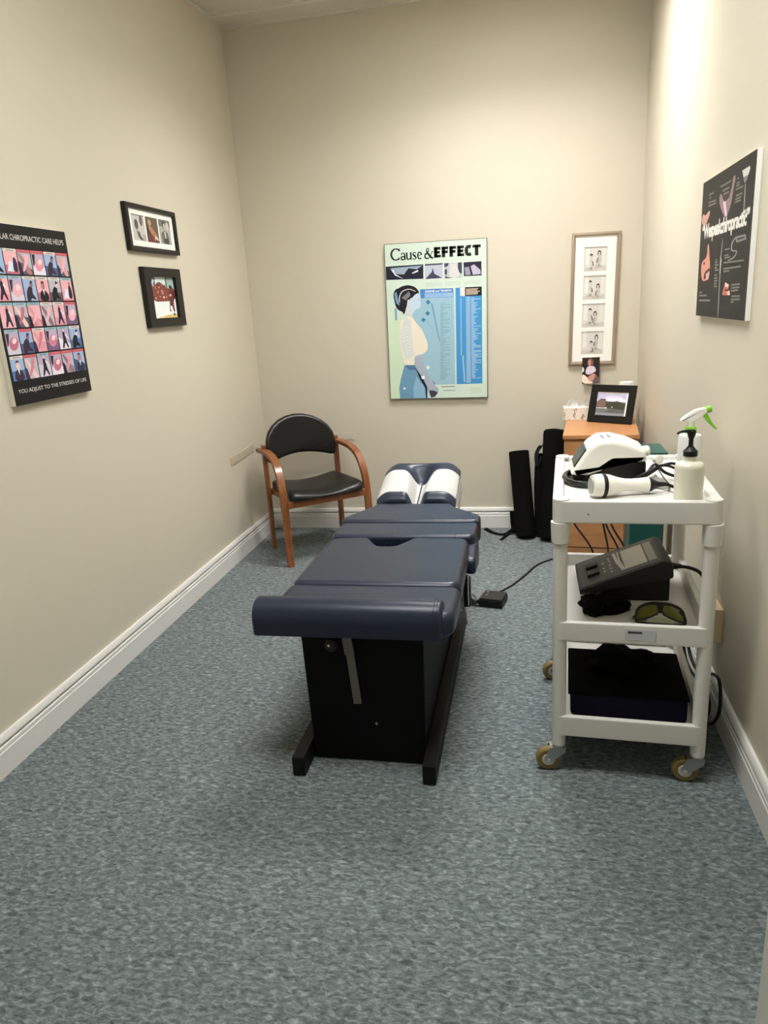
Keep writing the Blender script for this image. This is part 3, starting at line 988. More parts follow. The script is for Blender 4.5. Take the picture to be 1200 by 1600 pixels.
casters = [(0, R(8)), (1, R(-2)), (2, R(5)), (3, R(20))]
for k, rot in casters:
    x, y = CORN[k]
    mt = Matrix.Translation((x, y, 0)) @ Matrix.Rotation(rot, 4, 'Z')
    bm = B()
    lathe(bm, [(.017, .082), (.019, .086), (.019, .100), (.016, .104)], 20, mt)
    for s in (-1, 1):
        pts = [(-.045, .044), (-.034, .030), (-.020, .034), (.018, .068), (.020, .082), (-.028, .082)]
        b2 = [(px, s * .0175, pz) for px, pz in pts]
        b3 = [(px, s * .0155, pz) for px, pz in pts]
        loops_mesh(bm, [b2, b3], mtx=mt)
    box(bm, (-.028, -.0175, .080), (.020, .0175, .084), mtx=mt)
    cs = kpart('caster', bm, M['steel'], label='steel caster fork with tan wheel')
    wc = mt @ Matrix.Translation((-.032, 0, .0385)) @ Matrix.Rotation(R(90), 4, 'X')
    bm = B()
    lathe(bm, [(.020, -.012), (.032, -.013), (.037, -.009), (.0385, 0), (.037, .009), (.032, .013), (.020, .012)], 28, wc)
    obj('wheel', bm, M['olive_rubber'], cs, smooth=40)
    bm = B()
    lathe(bm, [(.004, -.0185), (.006, -.0180), (.007, -.015), (.019, -.0148), (.020, -.012), (.020, .012), (.019, .0148), (.007, .015), (.006, .018), (.004, .0185)], 20, wc)
    obj('hub', bm, M['hub'], cs)

# ---- top tray
TZ = .8622
t = thing('therapy_device', 'white wedge shaped therapy device with black base on the cart', 'therapy device', (1.96, -2.22, TZ), -.05)
prof = round_poly([(1.848, .894), (1.902, .978), (1.932, .999), (1.972, 1.001), (2.02, .988), (2.066, .966), (2.070, .931), (1.975, .930), (1.940, .905), (1.905, .892)],
                  [.006, .03, .02, .03, .04, .02, .006, .012, .008, .008], 4)
bm = prism(B(), prof, 'y', -2.295, -2.145, .016, 4)
obj('housing', bm, M['white'], t, world=True, smooth=40)
prof = round_poly([(1.858, TZ + .001), (2.068, TZ + .001), (2.068, .931), (1.972, .931), (1.938, .906), (1.905, .894), (1.858, .894)], .006, 3)
obj('base', prism(B(), prof, 'y', -2.288, -2.152, .004), M['black_plastic'], t, world=True)
ang = math.atan2(.978 - .894, 1.902 - 1.848)
mt = Matrix.Translation((1.848, 0, .894)) @ Matrix.Rotation(-ang, 4, 'Y')
bm = B()
box(bm, (.026, -2.278, -.0005), (.090, -2.162, .0035), .001, mtx=mt)
obj('screen', bm, M['black_gloss'], t, world=True)
bm = B()
for xx in (1.942, 1.962):
    strip(bm, [(xx, -2.215, 1.001), (xx + .004, -2.245, 1.0005), (xx + .010, -2.27, .996)], (1, 0, 0), .004, .003)
obj('grip_slot', bm, M['grey_metal'], t, world=True)
bm = B()
lathe(bm, [(.014, -.02), (.016, -.018), (.016, .012), (.012, .016)], 18, axis_mtx((2.068, -2.235, .953), (1, 0, .1)))
obj('rear_cap', bm, M['white'], t, world=True)
bm = B()
lathe(bm, [(.010, 0), (.011, .014), (.014, .015), (.014, .022), (.010, .024)], 16, axis_mtx((2.092, -2.285, .938), (.5, -1, .2)))
obj('connector', bm, M['white'], t, world=True)

a0, a1 = Vector((1.905, -2.428, TZ + .0345)), Vector((2.058, -2.390, TZ + .026))
dr = (a1 - a0).normalized()
mt = axis_mtx(a0, dr)
t = thing('treatment_applicator', 'white handheld applicator with black ring lying on the cart tray', 'applicator', (1.98, -2.41, TZ))
Q = (a1 - a0).length
obj('head', lathe(B(), [(.024, -.006), (.030, -.004), (.0325, .006), (.0335, .022)], 28, mt), M['white'], t, world=True)
obj('treatment_face', lathe(B(), [(.023, -.0085), (.0238, -.0055)], 28, mt), mat('applicator_face', col(150, 150, 142), .3), t, world=True)
obj('ring', lathe(B(), [(.0325, .0222), (.0342, .024), (.0342, .032), (.0325, .034)], 28, mt), M['black_plastic'], t, world=True)
obj('handle', lathe(B(), [(.0325, .0338), (.0315, .044), (.027, .058), (.022, .074), (.0185, .092), (.0180, .110), (.0190, .130), (.0215, Q - .004), (.021, Q)], 28, mt), M['white'], t, world=True)
bm = B()
lathe(bm, [(.020, Q), (.0205, Q + .008), (.015, Q + .016), (.008, Q + .03), (.005, Q + .06)], 16, mt)
obj('strain_relief', bm, M['black_plastic'], t, world=True)
e = a1 + dr * .055
bm = B()
tube(bm, [e, (2.14, -2.372, TZ + .012), (2.185, -2.345, TZ + .006), (2.19, -2.27, TZ + .006), (2.135, -2.225, TZ + .02), (2.10, -2.25, TZ + .052), (2.07, -2.30, TZ + .04), (2.02, -2.335, TZ + .012)], .0048, 8)
obj('cable', bm, M['black_plastic'], t, world=True)

bm = B()
tube(bm, [(1.87, -2.150, TZ + .012), (1.848, -2.18, TZ + .012), (1.836, -2.225, TZ + .011), (1.843, -2.275, TZ + .012), (1.868, -2.312, TZ + .011), (1.905, -2.328, TZ + .012)], .010, 10)
tube(bm, [(1.872, -2.165, TZ + .007), (1.858, -2.21, TZ + .007), (1.858, -2.26, TZ + .007), (1.876, -2.302, TZ + .007)], .0065, 10)
tag(obj('power_cord', bm, M['black_gloss']), 'glossy black cord curled round the front of the white device', 'cord')
bm = B()
tube(bm, [(2.03, -2.335, TZ + .03), (2.07, -2.325, TZ + .048), (2.11, -2.29, TZ + .058), (2.15, -2.26, TZ + .044), (2.19, -2.25, TZ + .014)], .0042, 8)
tube(bm, [(2.04, -2.32, TZ + .018), (2.085, -2.30, TZ + .042), (2.12, -2.275, TZ + .056), (2.16, -2.245, TZ + .05), (2.20, -2.24, TZ + .008)], .0042, 8)
tube(bm, [(2.092, -2.296, TZ + .074), (2.098, -2.300, TZ + .055), (2.112, -2.322, TZ + .03), (2.126, -2.345, TZ + .012), (2.118, -2.375, TZ + .004)], .0018, 6)
tag(obj('tangled_lead', bm, M['black_plastic']), 'thin black leads tangled between white device and pump bottle', 'cable')
bm = B()                                    # crumpled clear packet
rr = random.Random(3)
G = [[bm.verts.new((2.055 + .075 * i / 8, -2.345 + .07 * j / 6, TZ + .002 + (.020 + .016 * rr.random()) * math.sin(PI * (i + .3) / 8.6) * math.sin(PI * (j + .3) / 6.6))) for i in range(9)] for j in range(7)]
for j in range(6):
    for i in range(8):
        bm.faces.new((G[j][i], G[j][i + 1], G[j + 1][i + 1], G[j + 1][i]))
bmesh.ops.solidify(bm, geom=bm.faces[:], thickness=.0006)
tag(obj('plastic_packet', bm, M['clear'], smooth=0), 'crumpled clear plastic packet under the leads on the tray', 'packet')

t = thing('pump_bottle', 'milky gel bottle with black pump at the cart front', 'bottle', (2.154, -2.455, TZ))
def lp(name, prof, m, seg=28, par=None):
    return obj(name, lathe(B(), prof, seg), m, par or t, smooth=45)
lp('body', [(.034, 0), (.0375, .004), (.0378, .090), (.0365, .098), (.032, .1035), (.022, .107), (.0165, .109), (.0165, .126)], M['gel_bottle'])
pm = lp('pump', [(.0185, .122), (.0185, .136), (.014, .140), (.010, .145), (.0065, .150), (.0062, .168), (.010, .178), (.0115, .186), (.0115, .190), (.006, .193)], M['black_plastic'], 20)
bm = B()
tube(bm, [(.006, -.004, .190), (-.014, -.006, .191), (-.030, -.008, .189), (-.038, -.009, .184)], lambda s: .0045 - .0015 * s, 10)
obj('spout', bm, M['black_plastic'], pm)

t = thing('spray_bottle', 'white spray bottle with lime green trigger behind the pump bottle', 'bottle', (2.207, -2.19, TZ))
lp('body', [(.031, 0), (.034, .004), (.034, .122), (.031, .130), (.018, .134), (.013, .136)], M['spray_bottle'])
lp('collar', [(.0165, .132), (.0165, .152), (.012, .155)], M['green'], 20)
bm = B()
lathe(bm, [(.010, .150), (.011, .165), (.012, .185)], 14)
hp = round_poly([(-.036, .172), (-.016, .190), (.010, .206), (.038, .212), (.044, .198), (.018, .176), (.004, .168), (-.012, .170)], .006, 3)
prism(bm, hp, 'y', -.012, .012, .005)
hd = obj('spray_head', bm, M['white'], t, smooth=40)
bm = B()
lathe(bm, [(.008, 0), (.0105, .003), (.0105, .016), (.008, .018)], 14, axis_mtx((.038, 0, .203), (1, 0, .28)))
obj('nozzle', bm, M['green'], hd)
bm = B()
strip(bm, [(.034, 0, .196), (.044, 0, .180), (.056, 0, .162), (.072, 0, .146)], (0, 1, 0), lambda s: .018 - .006 * s, lambda s: .014 - .009 * s)
obj('trigger', bm, M['green'], t)

# ---- middle tray
MZ = .4685
t = thing('laser_console', 'black sloped control console with grey display on the middle tray', 'console', (2.03, -2.13, MZ))
prof = round_poly([(1.885, .486), (1.885, .503), (2.140, .606), (2.166, .600), (2.170, .548), (1.93, .497)], [.004, .006, .012, .014, .01, .01], 3)
obj('housing', prism(B(), prof, 'y', -2.255, -2.01, .004), M['dark_plastic'], t, world=True)
prof = round_poly([(1.955, MZ + .0008), (2.160, MZ + .0008), (2.160, .549), (1.955, .505)], .004, 2)
obj('base', prism(B(), prof, 'y', -2.250, -2.03, .003), M['black_plastic'], t, world=True)
sl = math.atan2(.606 - .503, 2.140 - 1.885)
SL = math.hypot(.103, .255)
mt = Matrix.Translation((1.885, -2.255, .503)) @ Matrix.Rotation(-sl, 4, 'Y')
def facebox(name, u0, u1, v0, v1, h, m, par=None, bev=.001):
    return obj(name, box(B(), (u0 * SL, v0 * .245, -.0005), (u1 * SL, v1 * .245, h), bev, mtx=mt), m, par or t, world=True)
fp_ = facebox('control_panel', .02, .97, .05, .95, .0012, M['face_plastic'], bev=0)
facebox('display', .57, .83, .16, .84, .0022, M['screen'], fp_, bev=0)
facebox('label_plate', .85, .94, .16, .84, .002, mat('console_label', col(150, 152, 142), .4), fp_, bev=0)
bm = B()
strip(bm, [mt @ Vector((.485 * SL, .245 * .84, .0018)), mt @ Vector((.50 * SL, .245 * .5, .0018)), mt @ Vector((.545 * SL, .245 * .16, .0018))], mt.to_3x3() @ Vector((1, 0, 0)), .010, .0012, 0)
strip(bm, [mt @ Vector((.535 * SL, .245 * .84, .0018)), mt @ Vector((.53 * SL, .245 * .5, .0018)), mt @ Vector((.562 * SL, .245 * .16, .0018))], mt.to_3x3() @ Vector((1, 0, 0)), .006, .0012, 0)
obj('stripe', bm, M['screen'], fp_, world=True)
for v in (.30, .58):
    facebox('button', .12, .27, v, v + .14, .010, M['black_plastic'], fp_, .003)
for u, v in ((.32, .3), (.32, .42), (.32, .6), (.40, .22), (.40, .34), (.40, .46), (.40, .6), (.40, .7)):
    obj('marking', box(B(), (u * SL, v * .245, .0008), ((u + .025) * SL, (v + .035) * .245, .0018), mtx=mt), M['hub'], fp_, world=True, smooth=0)
bm = B()
lathe(bm, [(.010, -.01), (.012, 0), (.012, .02), (.007, .05)], 12, axis_mtx((2.166, -2.13, .545), (1, 0, -.05)))
tube(bm, [(2.20, -2.13, .542), (2.24, -2.125, .536), (2.285, -2.10, .505), (2.315, -2.08, .44), (2.325, -2.06, .36)], .006, 8)
obj('power_lead', bm, M['black_plastic'], t, world=True)

t = thing('laser_goggles', 'black framed goggles with olive green lenses on middle tray', 'goggles', (2.10, -2.41, MZ))
gm = Matrix.Translation((2.104, -2.425, MZ + .002)) @ Matrix.Rotation(R(-6), 4, 'Z') @ Matrix.Rotation(R(52), 4, 'X')
def gpt(u, v, bulge=.018):
    """u across (-1..1), v up the lens"""
    return gm @ Vector((u * .068, v, bulge * (u * u) * -1 + .012))
LL = [(-.98, .010), (-.95, .032), (-.80, .047), (-.45, .056), (-.12, .056), (-.06, .036), (-.14, .026), (-.40, .018), (-.75, .010)]
for s in (1, -1):
    bm = B()
    o2 = round_poly([(s * u, v * 22) for u, v in LL], .05, 3)
    f0 = [gpt(u, v / 22) for u, v in o2]
    nn = gm.to_3x3() @ Vector((0, 0, .0022))
    loops_mesh(bm, [[p for p in f0], [p + nn for p in f0]])
    obj('lens', bm, M['lens'], t, world=True)
bm = B()
for s in (1, -1):
    o2 = round_poly([(s * u, v * 22) for u, v in LL], .05, 3)
    ring = [gpt(u, v / 22) for u, v in o2]
    tube(bm, ring + [ring[0]], .0026, 6, 0)
    strip(bm, [gpt(s * .95, .018), gm @ Vector((s * .074, .02, -.03)), gm @ Vector((s * .062, .012, -.055))], gm.to_3x3() @ Vector((0, 1, 0)), .012, .004)
tube(bm, [gpt(-.98, .004), gpt(-.97, .034), gpt(-.80, .050), gpt(-.45, .059), gpt(0, .060), gpt(.45, .059), gpt(.80, .050), gpt(.97, .034), gpt(1.0, .004)], .0042, 6)
tube(bm, [gpt(-.98, .004), gpt(-.5, -.002), gpt(0, -.003), gpt(.5, -.002), gpt(1.0, .004)], .0030, 6)
strip(bm, [gpt(0, .058), gpt(0, .040), gpt(0, .030)], gm.to_3x3() @ Vector((1, 0, 0)), lambda s: .014 - .006 * s, .004)
strip(bm, [gpt(.80, .042), gpt(.98, .024), gpt(1.0, .006)], gm.to_3x3() @ Vector((1, 0, 0)), .012, .005)
obj('frame', bm, M['black_plastic'], t, world=True)
o2 = round_poly([(-.62, .10), (-.30, .38), (.30, .38), (.72, .16), (.4, .0), (-.4, .0)], .06, 3)
f0 = [gpt(u, v / 22 + .0005) for u, v in o2]
obj('nose_pad', loops_mesh(B(), [f0, [p - gm.to_3x3() @ Vector((0, 0, .002)) for p in f0]]), mat('pale_green_film', col(150, 162, 130), .2), t, world=True)

def blob(bm, c, rx, ry, rz, seed, amp=.3, freq=2.2, sub=4, zmin=None):
    r = bmesh.ops.create_icosphere(bm, subdivisions=sub, radius=1.0)
    for v in r['verts']:
        n = noise.noise(v.co * freq + Vector((seed, seed * 2.1, 0)))
        n += .5 * noise.noise(v.co * freq * 2.3 + Vector((seed, 0, 3)))
        k = 1 + amp * n
        v.co = Vector((c[0] + v.co.x * rx * k, c[1] + v.co.y * ry * k, c[2] + v.co.z * rz * k))
        if zmin is not None and v.co.z < zmin: v.co.z = zmin
    return bm
bm = B()
blob(bm, (1.928, -2.348, MZ + .030), .046, .036, .032, 4.2, .45, 2.0, 4, MZ + .001)
blob(bm, (1.985, -2.315, MZ + .016), .046, .030, .018, 9.2, .4, 2.2, 4, MZ + .001)
strip(bm, [(1.892, -2.33, MZ + .022), (1.905, -2.372, MZ + .016), (1.93, -2.385, MZ + .010)], (0, 0, 1), .032, .004)
strip(bm, [(1.95, -2.372, MZ + .014), (1.99, -2.36, MZ + .012), (2.03, -2.325, MZ + .010)], (0, 0, 1), .024, .004)
tag(obj('webbing_strap', bm, M['black_cloth']), 'bunched black webbing strap in front of the black console', 'strap')

# ---- bottom tray
LZ = .1585
t = thing('carrying_case', 'navy carrying case with black lid on the bottom tray', 'case', (2.03, -2.28, LZ), -.05)
bm = box(B(), (-.173, -.175, .0008), (.168, .115, .080), .012, 3)
obj('body', bm, M['navy_cloth'], t)
bm = B()
box(bm, (-.180, -.180, .077), (.172, .118, .088), .005, 3)
obj('lid', bm, M['black_cloth'], t)
bm = blob(B(), (2.020, -2.275, LZ + .104), .110, .085, .042, 2.0, .25, 1.6, 4, LZ + .0875)
tag(obj('cloth_pouch', bm, M['black_cloth']), 'soft black pouch lying on top of the navy carrying case', 'pouch')

# ---- leads hanging down behind the cart
for k, pts in enumerate(([(1.86, -1.875, .70), (1.889, -1.872, .61), (1.952, -1.868, .511), (1.985, -1.868, .40)],
            [(1.975, -1.872, .72), (1.991, -1.872, .61), (2.011, -1.869, .511), (2.02, -1.866, .38)],
            [(1.985, -1.866, .72), (2.000, -1.866, .61), (2.047, -1.864, .512), (2.09, -1.864, .40)],
            [(1.996, -1.870, .72), (2.018, -1.870, .61), (2.075, -1.868, .505), (2.11, -1.866, .40)])):
    bm = B()
    tube(bm, pts, .0035, 8)
    tag(obj('hanging_lead', bm, mat('lead_sheath_%d' % k, col(30, 20, 20), .45)),
        ['thin dark lead hanging behind the cart nearest its post', 'second thin lead from the cart post hanging behind the cart',
         'third thin lead from the cart post sloping behind the cart', 'thin lead hanging nearest the green box behind the cart'][k], 'cable', 'leads hanging behind the cart')
bm = B()
tube(bm, [(2.27, -1.92, .30), (2.285, -1.90, .16), (2.295, -1.95, .09), (2.305, -2.086, .104), (2.31, -2.20, .19), (2.31, -2.30, .228), (2.308, -2.345, .19), (2.308, -2.335, .12),
          (2.306, -2.26, .04), (2.30, -2.15, .012), (2.295, -2.05, .006), (2.28, -1.9, .006)], .0055, 8)
tube(bm, [(2.285, -1.92, .28), (2.295, -1.96, .15), (2.30, -2.09, .13), (2.302, -2.22, .13), (2.30, -2.25, .07), (2.30, -2.12, .03), (2.295, -1.98, .008)], .0055, 8)
tag(obj('mains_cable', bm, M['black_plastic']), 'black mains cable looped between cart and right baseboard', 'cable')

# ------------------------------------------------------------------ back right corner
t = thing('filing_cabinet', 'maple veneer cabinet in the corner below the tall narrow frame', 'cabinet', (2.115, -.385, 0), R(-5))
w2, d2 = .190, .300
obj('carcass', box(B(), (-w2 + .006, -d2 + .02, .002), (w2 - .006, d2, .694), .002), M['maple'], t)
obj('top', box(B(), (-w2, -d2, .694), (w2, d2, .715), .002), M['maple'], t)
for z0, z1 in ((.100, .385), (.390, .680)):
    obj('drawer', box(B(), (-w2 + .010, -d2 + .002, z0), (w2 - .024, -d2 + .022, z1), .002), M['maple'], t)
obj('plinth', box(B(), (-w2 + .010, -d2 + .006, .004), (w2 - .010, -d2 + .022, .094), .001), M['maple'], t)
CZ = .7152

t = thing('tissue_box', 'patterned tissue box with white tissue on the maple cabinet', 'tissue box', (2.030, -.148, CZ), R(-3))
obj('carton', box(B(), (-.104, -.048, 0), (.104, .048, .072), .0015), mat('carton_print', col(232, 224, 212), .6, noise_mix=(col(158, 136, 124), 75, (1, 1, .5), .56, .62)), t)
bm = B()
rr = random.Random(11)
for k, (x0, hgt, ph) in enumerate(((-.062, .050, 0), (.0, .058, 1.2))):
    rows = []
    for j in range(9):
        a = j / 8
        row = []
        for i in range(9):
            b = i / 8
            row.append(bm.verts.new((x0 - .035 + .075 * b * (1 - .30 * a) + .024 * a, -.012 + .014 * math.sin(5 * b + ph) * (1 - .4 * a) + .012 * math.sin(3 * a + ph), .070 + hgt * a * (1 - .25 * abs(b - .5)))))
        rows.append(row)
    for a_, b_ in zip(rows, rows[1:]):
        for i in range(8):
            bm.faces.new((a_[i], a_[i + 1], b_[i + 1], b_[i]))
bmesh.ops.solidify(bm, geom=bm.faces[:], thickness=.0007)
obj('tissue', bm, M['paper'], t, smooth=60)

t = thing('paper_roll', 'white paper roll standing behind the black desk frame', 'paper roll', (2.276, -.145, CZ))
obj('roll', lathe(B(), [(.016, .02), (.016, .205), (.038, .205), (.0395, .203), (.0395, .001), (.016, .001), (.016, .02)], 28, caps=False), M['paper'], t, smooth=40)
obj('core', lathe(B(), [(.0158, .02), (.0158, .199), (.0148, .199), (.0148, .02)], 20, caps=False), mat('card_core', col(160, 146, 128), .8), t)

# leaning desk frame: local x across, -y towards the viewer
t = thing('desk_picture_frame', 'black desk frame with lake photograph standing on the maple cabinet', 'picture frame', (2.168, -.325, CZ), R(-31))
FWd, FHt, TILT = .262, .212, R(17)
tm = Matrix.Rotation(-TILT, 4, 'X')
def framed(par, w, h, bw, depth, m, mtx=None, name='frame', back=True, bh=None, lip=.004):
    """rectangular moulding, front towards -y, standing on z = 0 with its back at y = 0"""
    bm = B()
    o = [(-w / 2, 0), (w / 2, 0), (w / 2, h), (-w / 2, h)]
    bh = bw if bh is None else bh
    L = []
    for d, y in ((0, 0), (0, -depth + .003), (.003, -depth), (bw - .003, -depth + .001), (bw, -depth + lip), (bw, -.006)):
        k_ = bh / bw
        L.append([(sx * (w / 2 - d), y, d * k_ if z == 0 else h - d * k_) for (sx, z) in ((-1, 0), (1, 0), (1, h), (-1, h))])
    loops_mesh(bm, L, cap0=True, cap1=True)
    if mtx is not None:
        xf(bm.verts[:], mtx)
    return obj(name, bm, m, par, smooth=25)
framed(t, FWd, FHt, .040, .016, M['frame_black'], tm)
LAKE = [(0, (240, 240, 236), rect(0, 0, 1, 1)), (1, (168, 164, 190), rect(.0, .0, .93, .93)), (2, (186, 182, 212), rect(0, .62, .93, .93)), (3, (226, 222, 238), [(0, .62), (.35, .78), (.6, .84), (.9, .70), (.93, .60), (0, .58)]),
        (4, (206, 202, 224), ell(.55, .80, .25, .05)), (4, (84, 82, 72), [(0, .50), (.06, .62), (.20, .66), (.36, .60), (.55, .60), (.66, .63), (.80, .58), (.93, .56), (.93, .26), (0, .30)]),
        (5, (116, 96, 88), [(0, .36), (.0, .58), (.10, .66), (.30, .66), (.30, .36)]), (6, (86, 70, 66), [(.08, .64), (.14, .70), (.30, .70), (.30, .66)]),
        (6, (62, 64, 52), [(.30, .34), (.36, .58), (.70, .58), (.93, .52), (.93, .28)]), (7, (110, 112, 112), [(0, .0), (0, .33), (.40, .30), (.93, .26), (.93, 0)]),
        (8, (140, 140, 146), rect(0, 0, .93, .12)), (8, (92, 94, 92), [(.3, .14), (.93, .14), (.93, .26), (.45, .28)]), (8, (226, 224, 216), rect(0, .31, .34, .335)), (8, (234, 232, 226), ell(.52, .37, .018, .022)), (8, (236, 232, 222), ell(.33, .33, .04, .022))]
print_sheet('photograph', LAKE, FWd - .076, FHt - .076, M['print_gloss'], t, y=-.0065, z0=.038, mtx=tm)
bm = B()
strip(bm, [tm @ Vector((.02, .001, FHt * .72)), tm @ Vector((.045, .040, FHt * .32)), Vector((.058, .105, .002))], (1, 0, 0), .075, .004, 0)
obj('easel_back', bm, M['frame_black'], t)

# rolled mats / carry bags leaning on the back wall
t = thing('mat_tube', 'black cylindrical carry tube leaning on the wall, the shorter one', 'carry tube', (1.70, -.22, 0))
p0, p1 = Vector((1.706, -.225, .012)), Vector((1.664, -.085, .515))
mt = axis_mtx(p0, p1 - p0)
LT = (p1 - p0).length
obj('sleeve', lathe(B(), [(.050, .0), (.058, .006), (.060, .03), (.061, LT - .01), (.0595, LT)], 30, mt), M['black_cloth'], t, world=True)
obj('end_cap', lathe(B(), [(.0595, LT - .001), (.055, LT + .002), (.053, LT - .002), (.01, LT - .003)], 30, mt), M['black_vinyl'], t, world=True)
bm = B()
strip(bm, [(1.446, -.052, .006), (1.50, -.135, .004), (1.56, -.172, .005), (1.62, -.15, .02), (1.66, -.15, .06)], (0, 1, .25), .024, .004)
strip(bm, [(1.556, -.272, .004), (1.578, -.21, .006), (1.60, -.165, .02), (1.655, -.15, .05)], (1, -.4, .1), .022, .004)
strip(bm, [(1.628, -.095, .135), (1.632, -.10, .06), (1.64, -.13, .006)], (1, 0, 0), .045, .012)
obj('strap', bm, M['black_cloth'], t, world=True)

t = thing('folded_stand_bag', 'tall black carry bag leaning beside the maple cabinet', 'carry bag', (1.85, -.25, 0))
p0, p1 = Vector((1.838, -.275, .012)), Vector((1.880, -.105, .648))
mt = axis_mtx(p0, p1 - p0)
LT = (p1 - p0).length
obj('bag', lathe(B(), [(.040, .0), (.054, .01), (.057, .06), (.060, .3), (.066, LT - .11), (.068, LT - .03), (.066, LT - .012), (.055, LT - .002), (.02, LT + .004)], 20, mt), M['black_cloth'], t, world=True)
q0, q1 = Vector((1.788, -.205, .012)), Vector((1.790, -.085, .50))
mt2 = axis_mtx(q0, q1 - q0)
LQ = (q1 - q0).length
obj('side_pocket', lathe(B(), [(.022, 0), (.030, .02), (.034, LQ * .6), (.030, LQ * .85), (.016, LQ)], 16, mt2), M['black_cloth'], t, world=True)
bm = B()
strip(bm, [(1.772, -.135, .43), (1.770, -.125, .50), (1.790, -.12, .545), (1.82, -.125, .565)], (1, 0, .6), .022, .004)
lathe(bm, [(.007, 0), (.007, .05)], 8, axis_mtx((1.786, -.140, .44), (.25, 0, 1)))
obj('strap', bm, M['black_plastic'], t, world=True)

t = thing('green_box', 'tall dark green plastic box standing between cart and cabinet', 'box', (2.235, -1.20, 0))
bm = box(B(), (-.072, -.10, .001), (.072, .10, .735), .004)
obj('body', bm, M['teal'], t)
bm = B()
box(bm, (-.075, -.103, .728), (.075, .103, .748), .004)
obj('rim', bm, M['teal'], t)

# ------------------------------------------------------------------ things on the walls
def wall_thing(name, label, cat, wall, s, z, group=None, tilt=0.0):
    """s along the wall to the viewer's right as one faces it, z of the lower edge"""
    if wall == 'back':
        t = thing(name, label, cat, (s, -.0006, z), 0.0, group)
    elif wall == 'left':
        t = thing(name, label, cat, (.0006, s, z), PI / 2, group)
    else:
        t = thing(name, label, cat, (W - .0006, s, z), -PI / 2, group)
    if tilt:
        t.rotation_euler[1] = tilt
    return t

# poster on the back wall
t = wall_thing('wall_poster', 'pale blue Cause and EFFECT anatomy poster on the back wall', 'poster', 'back', 1.174, .848, tilt=R(.9))
PW, PH = .609, .922
obj('board', box(B(), (-PW / 2, -.020, 0), (PW / 2, 0, PH), .0008), M['board_dark'], t, smooth=0)
P = [(0, (206, 222, 208), rect(0, 0, 1, 1))] + [q for p in BACK_PRINT for q in (soften([p], 9) if p[0] >= 4 else [p])]
ink = (28, 26, 26)
def serif(glyphs):
    out = []
    for pts in glyphs:
        out += [(9, ink, q) for q in pts]
    return out
def arc(cx, cy, rx, ry, a0, a1, n, w0, w1):
    pts, ws = [], []
    for k in range(n + 1):
        a = R(a0 + (a1 - a0) * k / n)
        pts.append((cx + rx * math.cos(a), cy + ry * math.sin(a)))
        ws.append(w0 + (w1 - w0) * abs(math.cos(a)) ** 1.3)
    return stroke(pts, ws)
tk, tn = .019, .0062
bx, bl = .055, .900              # baseline
G = []
G.append(arc(bx + .052, bl + .036, .046, .034, 42, 318, 20, tn, tk))            # C
G.append([rect(bx + .086, bl + .052, bx + .092, bl + .072)])
x = bx + .108                                                                     # a
G.append(stroke([(x + .002, bl + .032), (x + .014, bl + .042), (x + .028, bl + .040), (x + .034, bl + .030), (x + .034, bl + .004), (x + .042, bl + .001)], [.009, .006, .008, .014, .014, .006]))
G.append(arc(x + .018, bl + .011, .015, .0105, 20, 340, 14, tn, .013))
x = bx + .158                                                                     # u
G.append(stroke([(x - .004, bl + .042), (x + .006, bl + .042), (x + .006, bl + .012), (x + .014, bl + .001), (x + .026, bl + .003), (x + .036, bl + .012)], [.005, .014, .014, .010, tn, tn]))
G.append(stroke([(x + .030, bl + .042), (x + .038, bl + .042), (x + .038, bl + .001), (x + .046, bl + .001)], [.005, .014, .014, .006]))
x = bx + .212                                                                     # s
G.append(stroke([(x + .030, bl + .034), (x + .024, bl + .042), (x + .010, bl + .042), (x + .004, bl + .033), (x + .012, bl + .024), (x + .026, bl + .017), (x + .031, bl + .009), (x + .022, bl + .001), (x + .008, bl + .001), (x + .001, bl + .010)],
         [.007, .006, .006, .012, .014, .014, .012, .006, .006, .006]))
x = bx + .256                                                                     # e
G.append(arc(x + .020, bl + .021, .019, .0205, 8, 318, 16, tn, .015))
G.append([rect(x + .004, bl + .022, x + .038, bl + .026)])
x = bx + .335                                                                     # ampersand
G.append(stroke([(x + .082, bl + .040), (x + .070, bl + .040), (x + .058, bl + .016), (x + .038, bl + .001), (x + .016, bl + .001), (x + .004, bl + .012), (x + .010, bl + .026), (x + .034, bl + .038), (x + .044, bl + .050),
                 (x + .038, bl + .061), (x + .026, bl + .061), (x + .020, bl + .050), (x + .030, bl + .034), (x + .056, bl + .010), (x + .072, bl + .001), (x + .084, bl + .004)],
         [.007, .006, .006, .007, .011, .016, .014, .008, .008, .007, .007, .011, .015, .016, .011, .006]))
def fit_u(polys, u0, u1):
    xa = min(p[0] for q in polys for p in q); xb = max(p[0] for q in polys for p in q)
    return [[(u0 + (p[0] - xa) / (xb - xa) * (u1 - u0), p[1]) for p in q] for q in polys]
spans = {'C': (0, 2, .055, .153), 'a': (2, 4, .156, .210), 'u': (4, 6, .208, .270), 's': (6, 7, .274, .318), 'e': (7, 9, .322, .373), '&': (9, 10, .390, .485)}
for ch_, (i0, i1, u0, u1) in spans.items():
    P += serif([fit_u([q for gg in G[i0:i1] for q in gg], u0, u1)])
ex0, ex1, eb, et = .490, .945, .902, .966
lw = (ex1 - ex0) / 6
st = .034
def E_(x, full=True):
    o = [rect(x, eb, x + st, et), rect(x, et - .017, x + lw * .86, et), rect(x, (eb + et) / 2 - .0085, x + lw * .78, (eb + et) / 2 + .0085)]
    if full: o.append(rect(x, eb, x + lw * .88, eb + .017))
    return o
for k, c in enumerate('EFFE'):
    P += [(9, ink, q) for q in E_(ex0 + lw * k, c == 'E')]
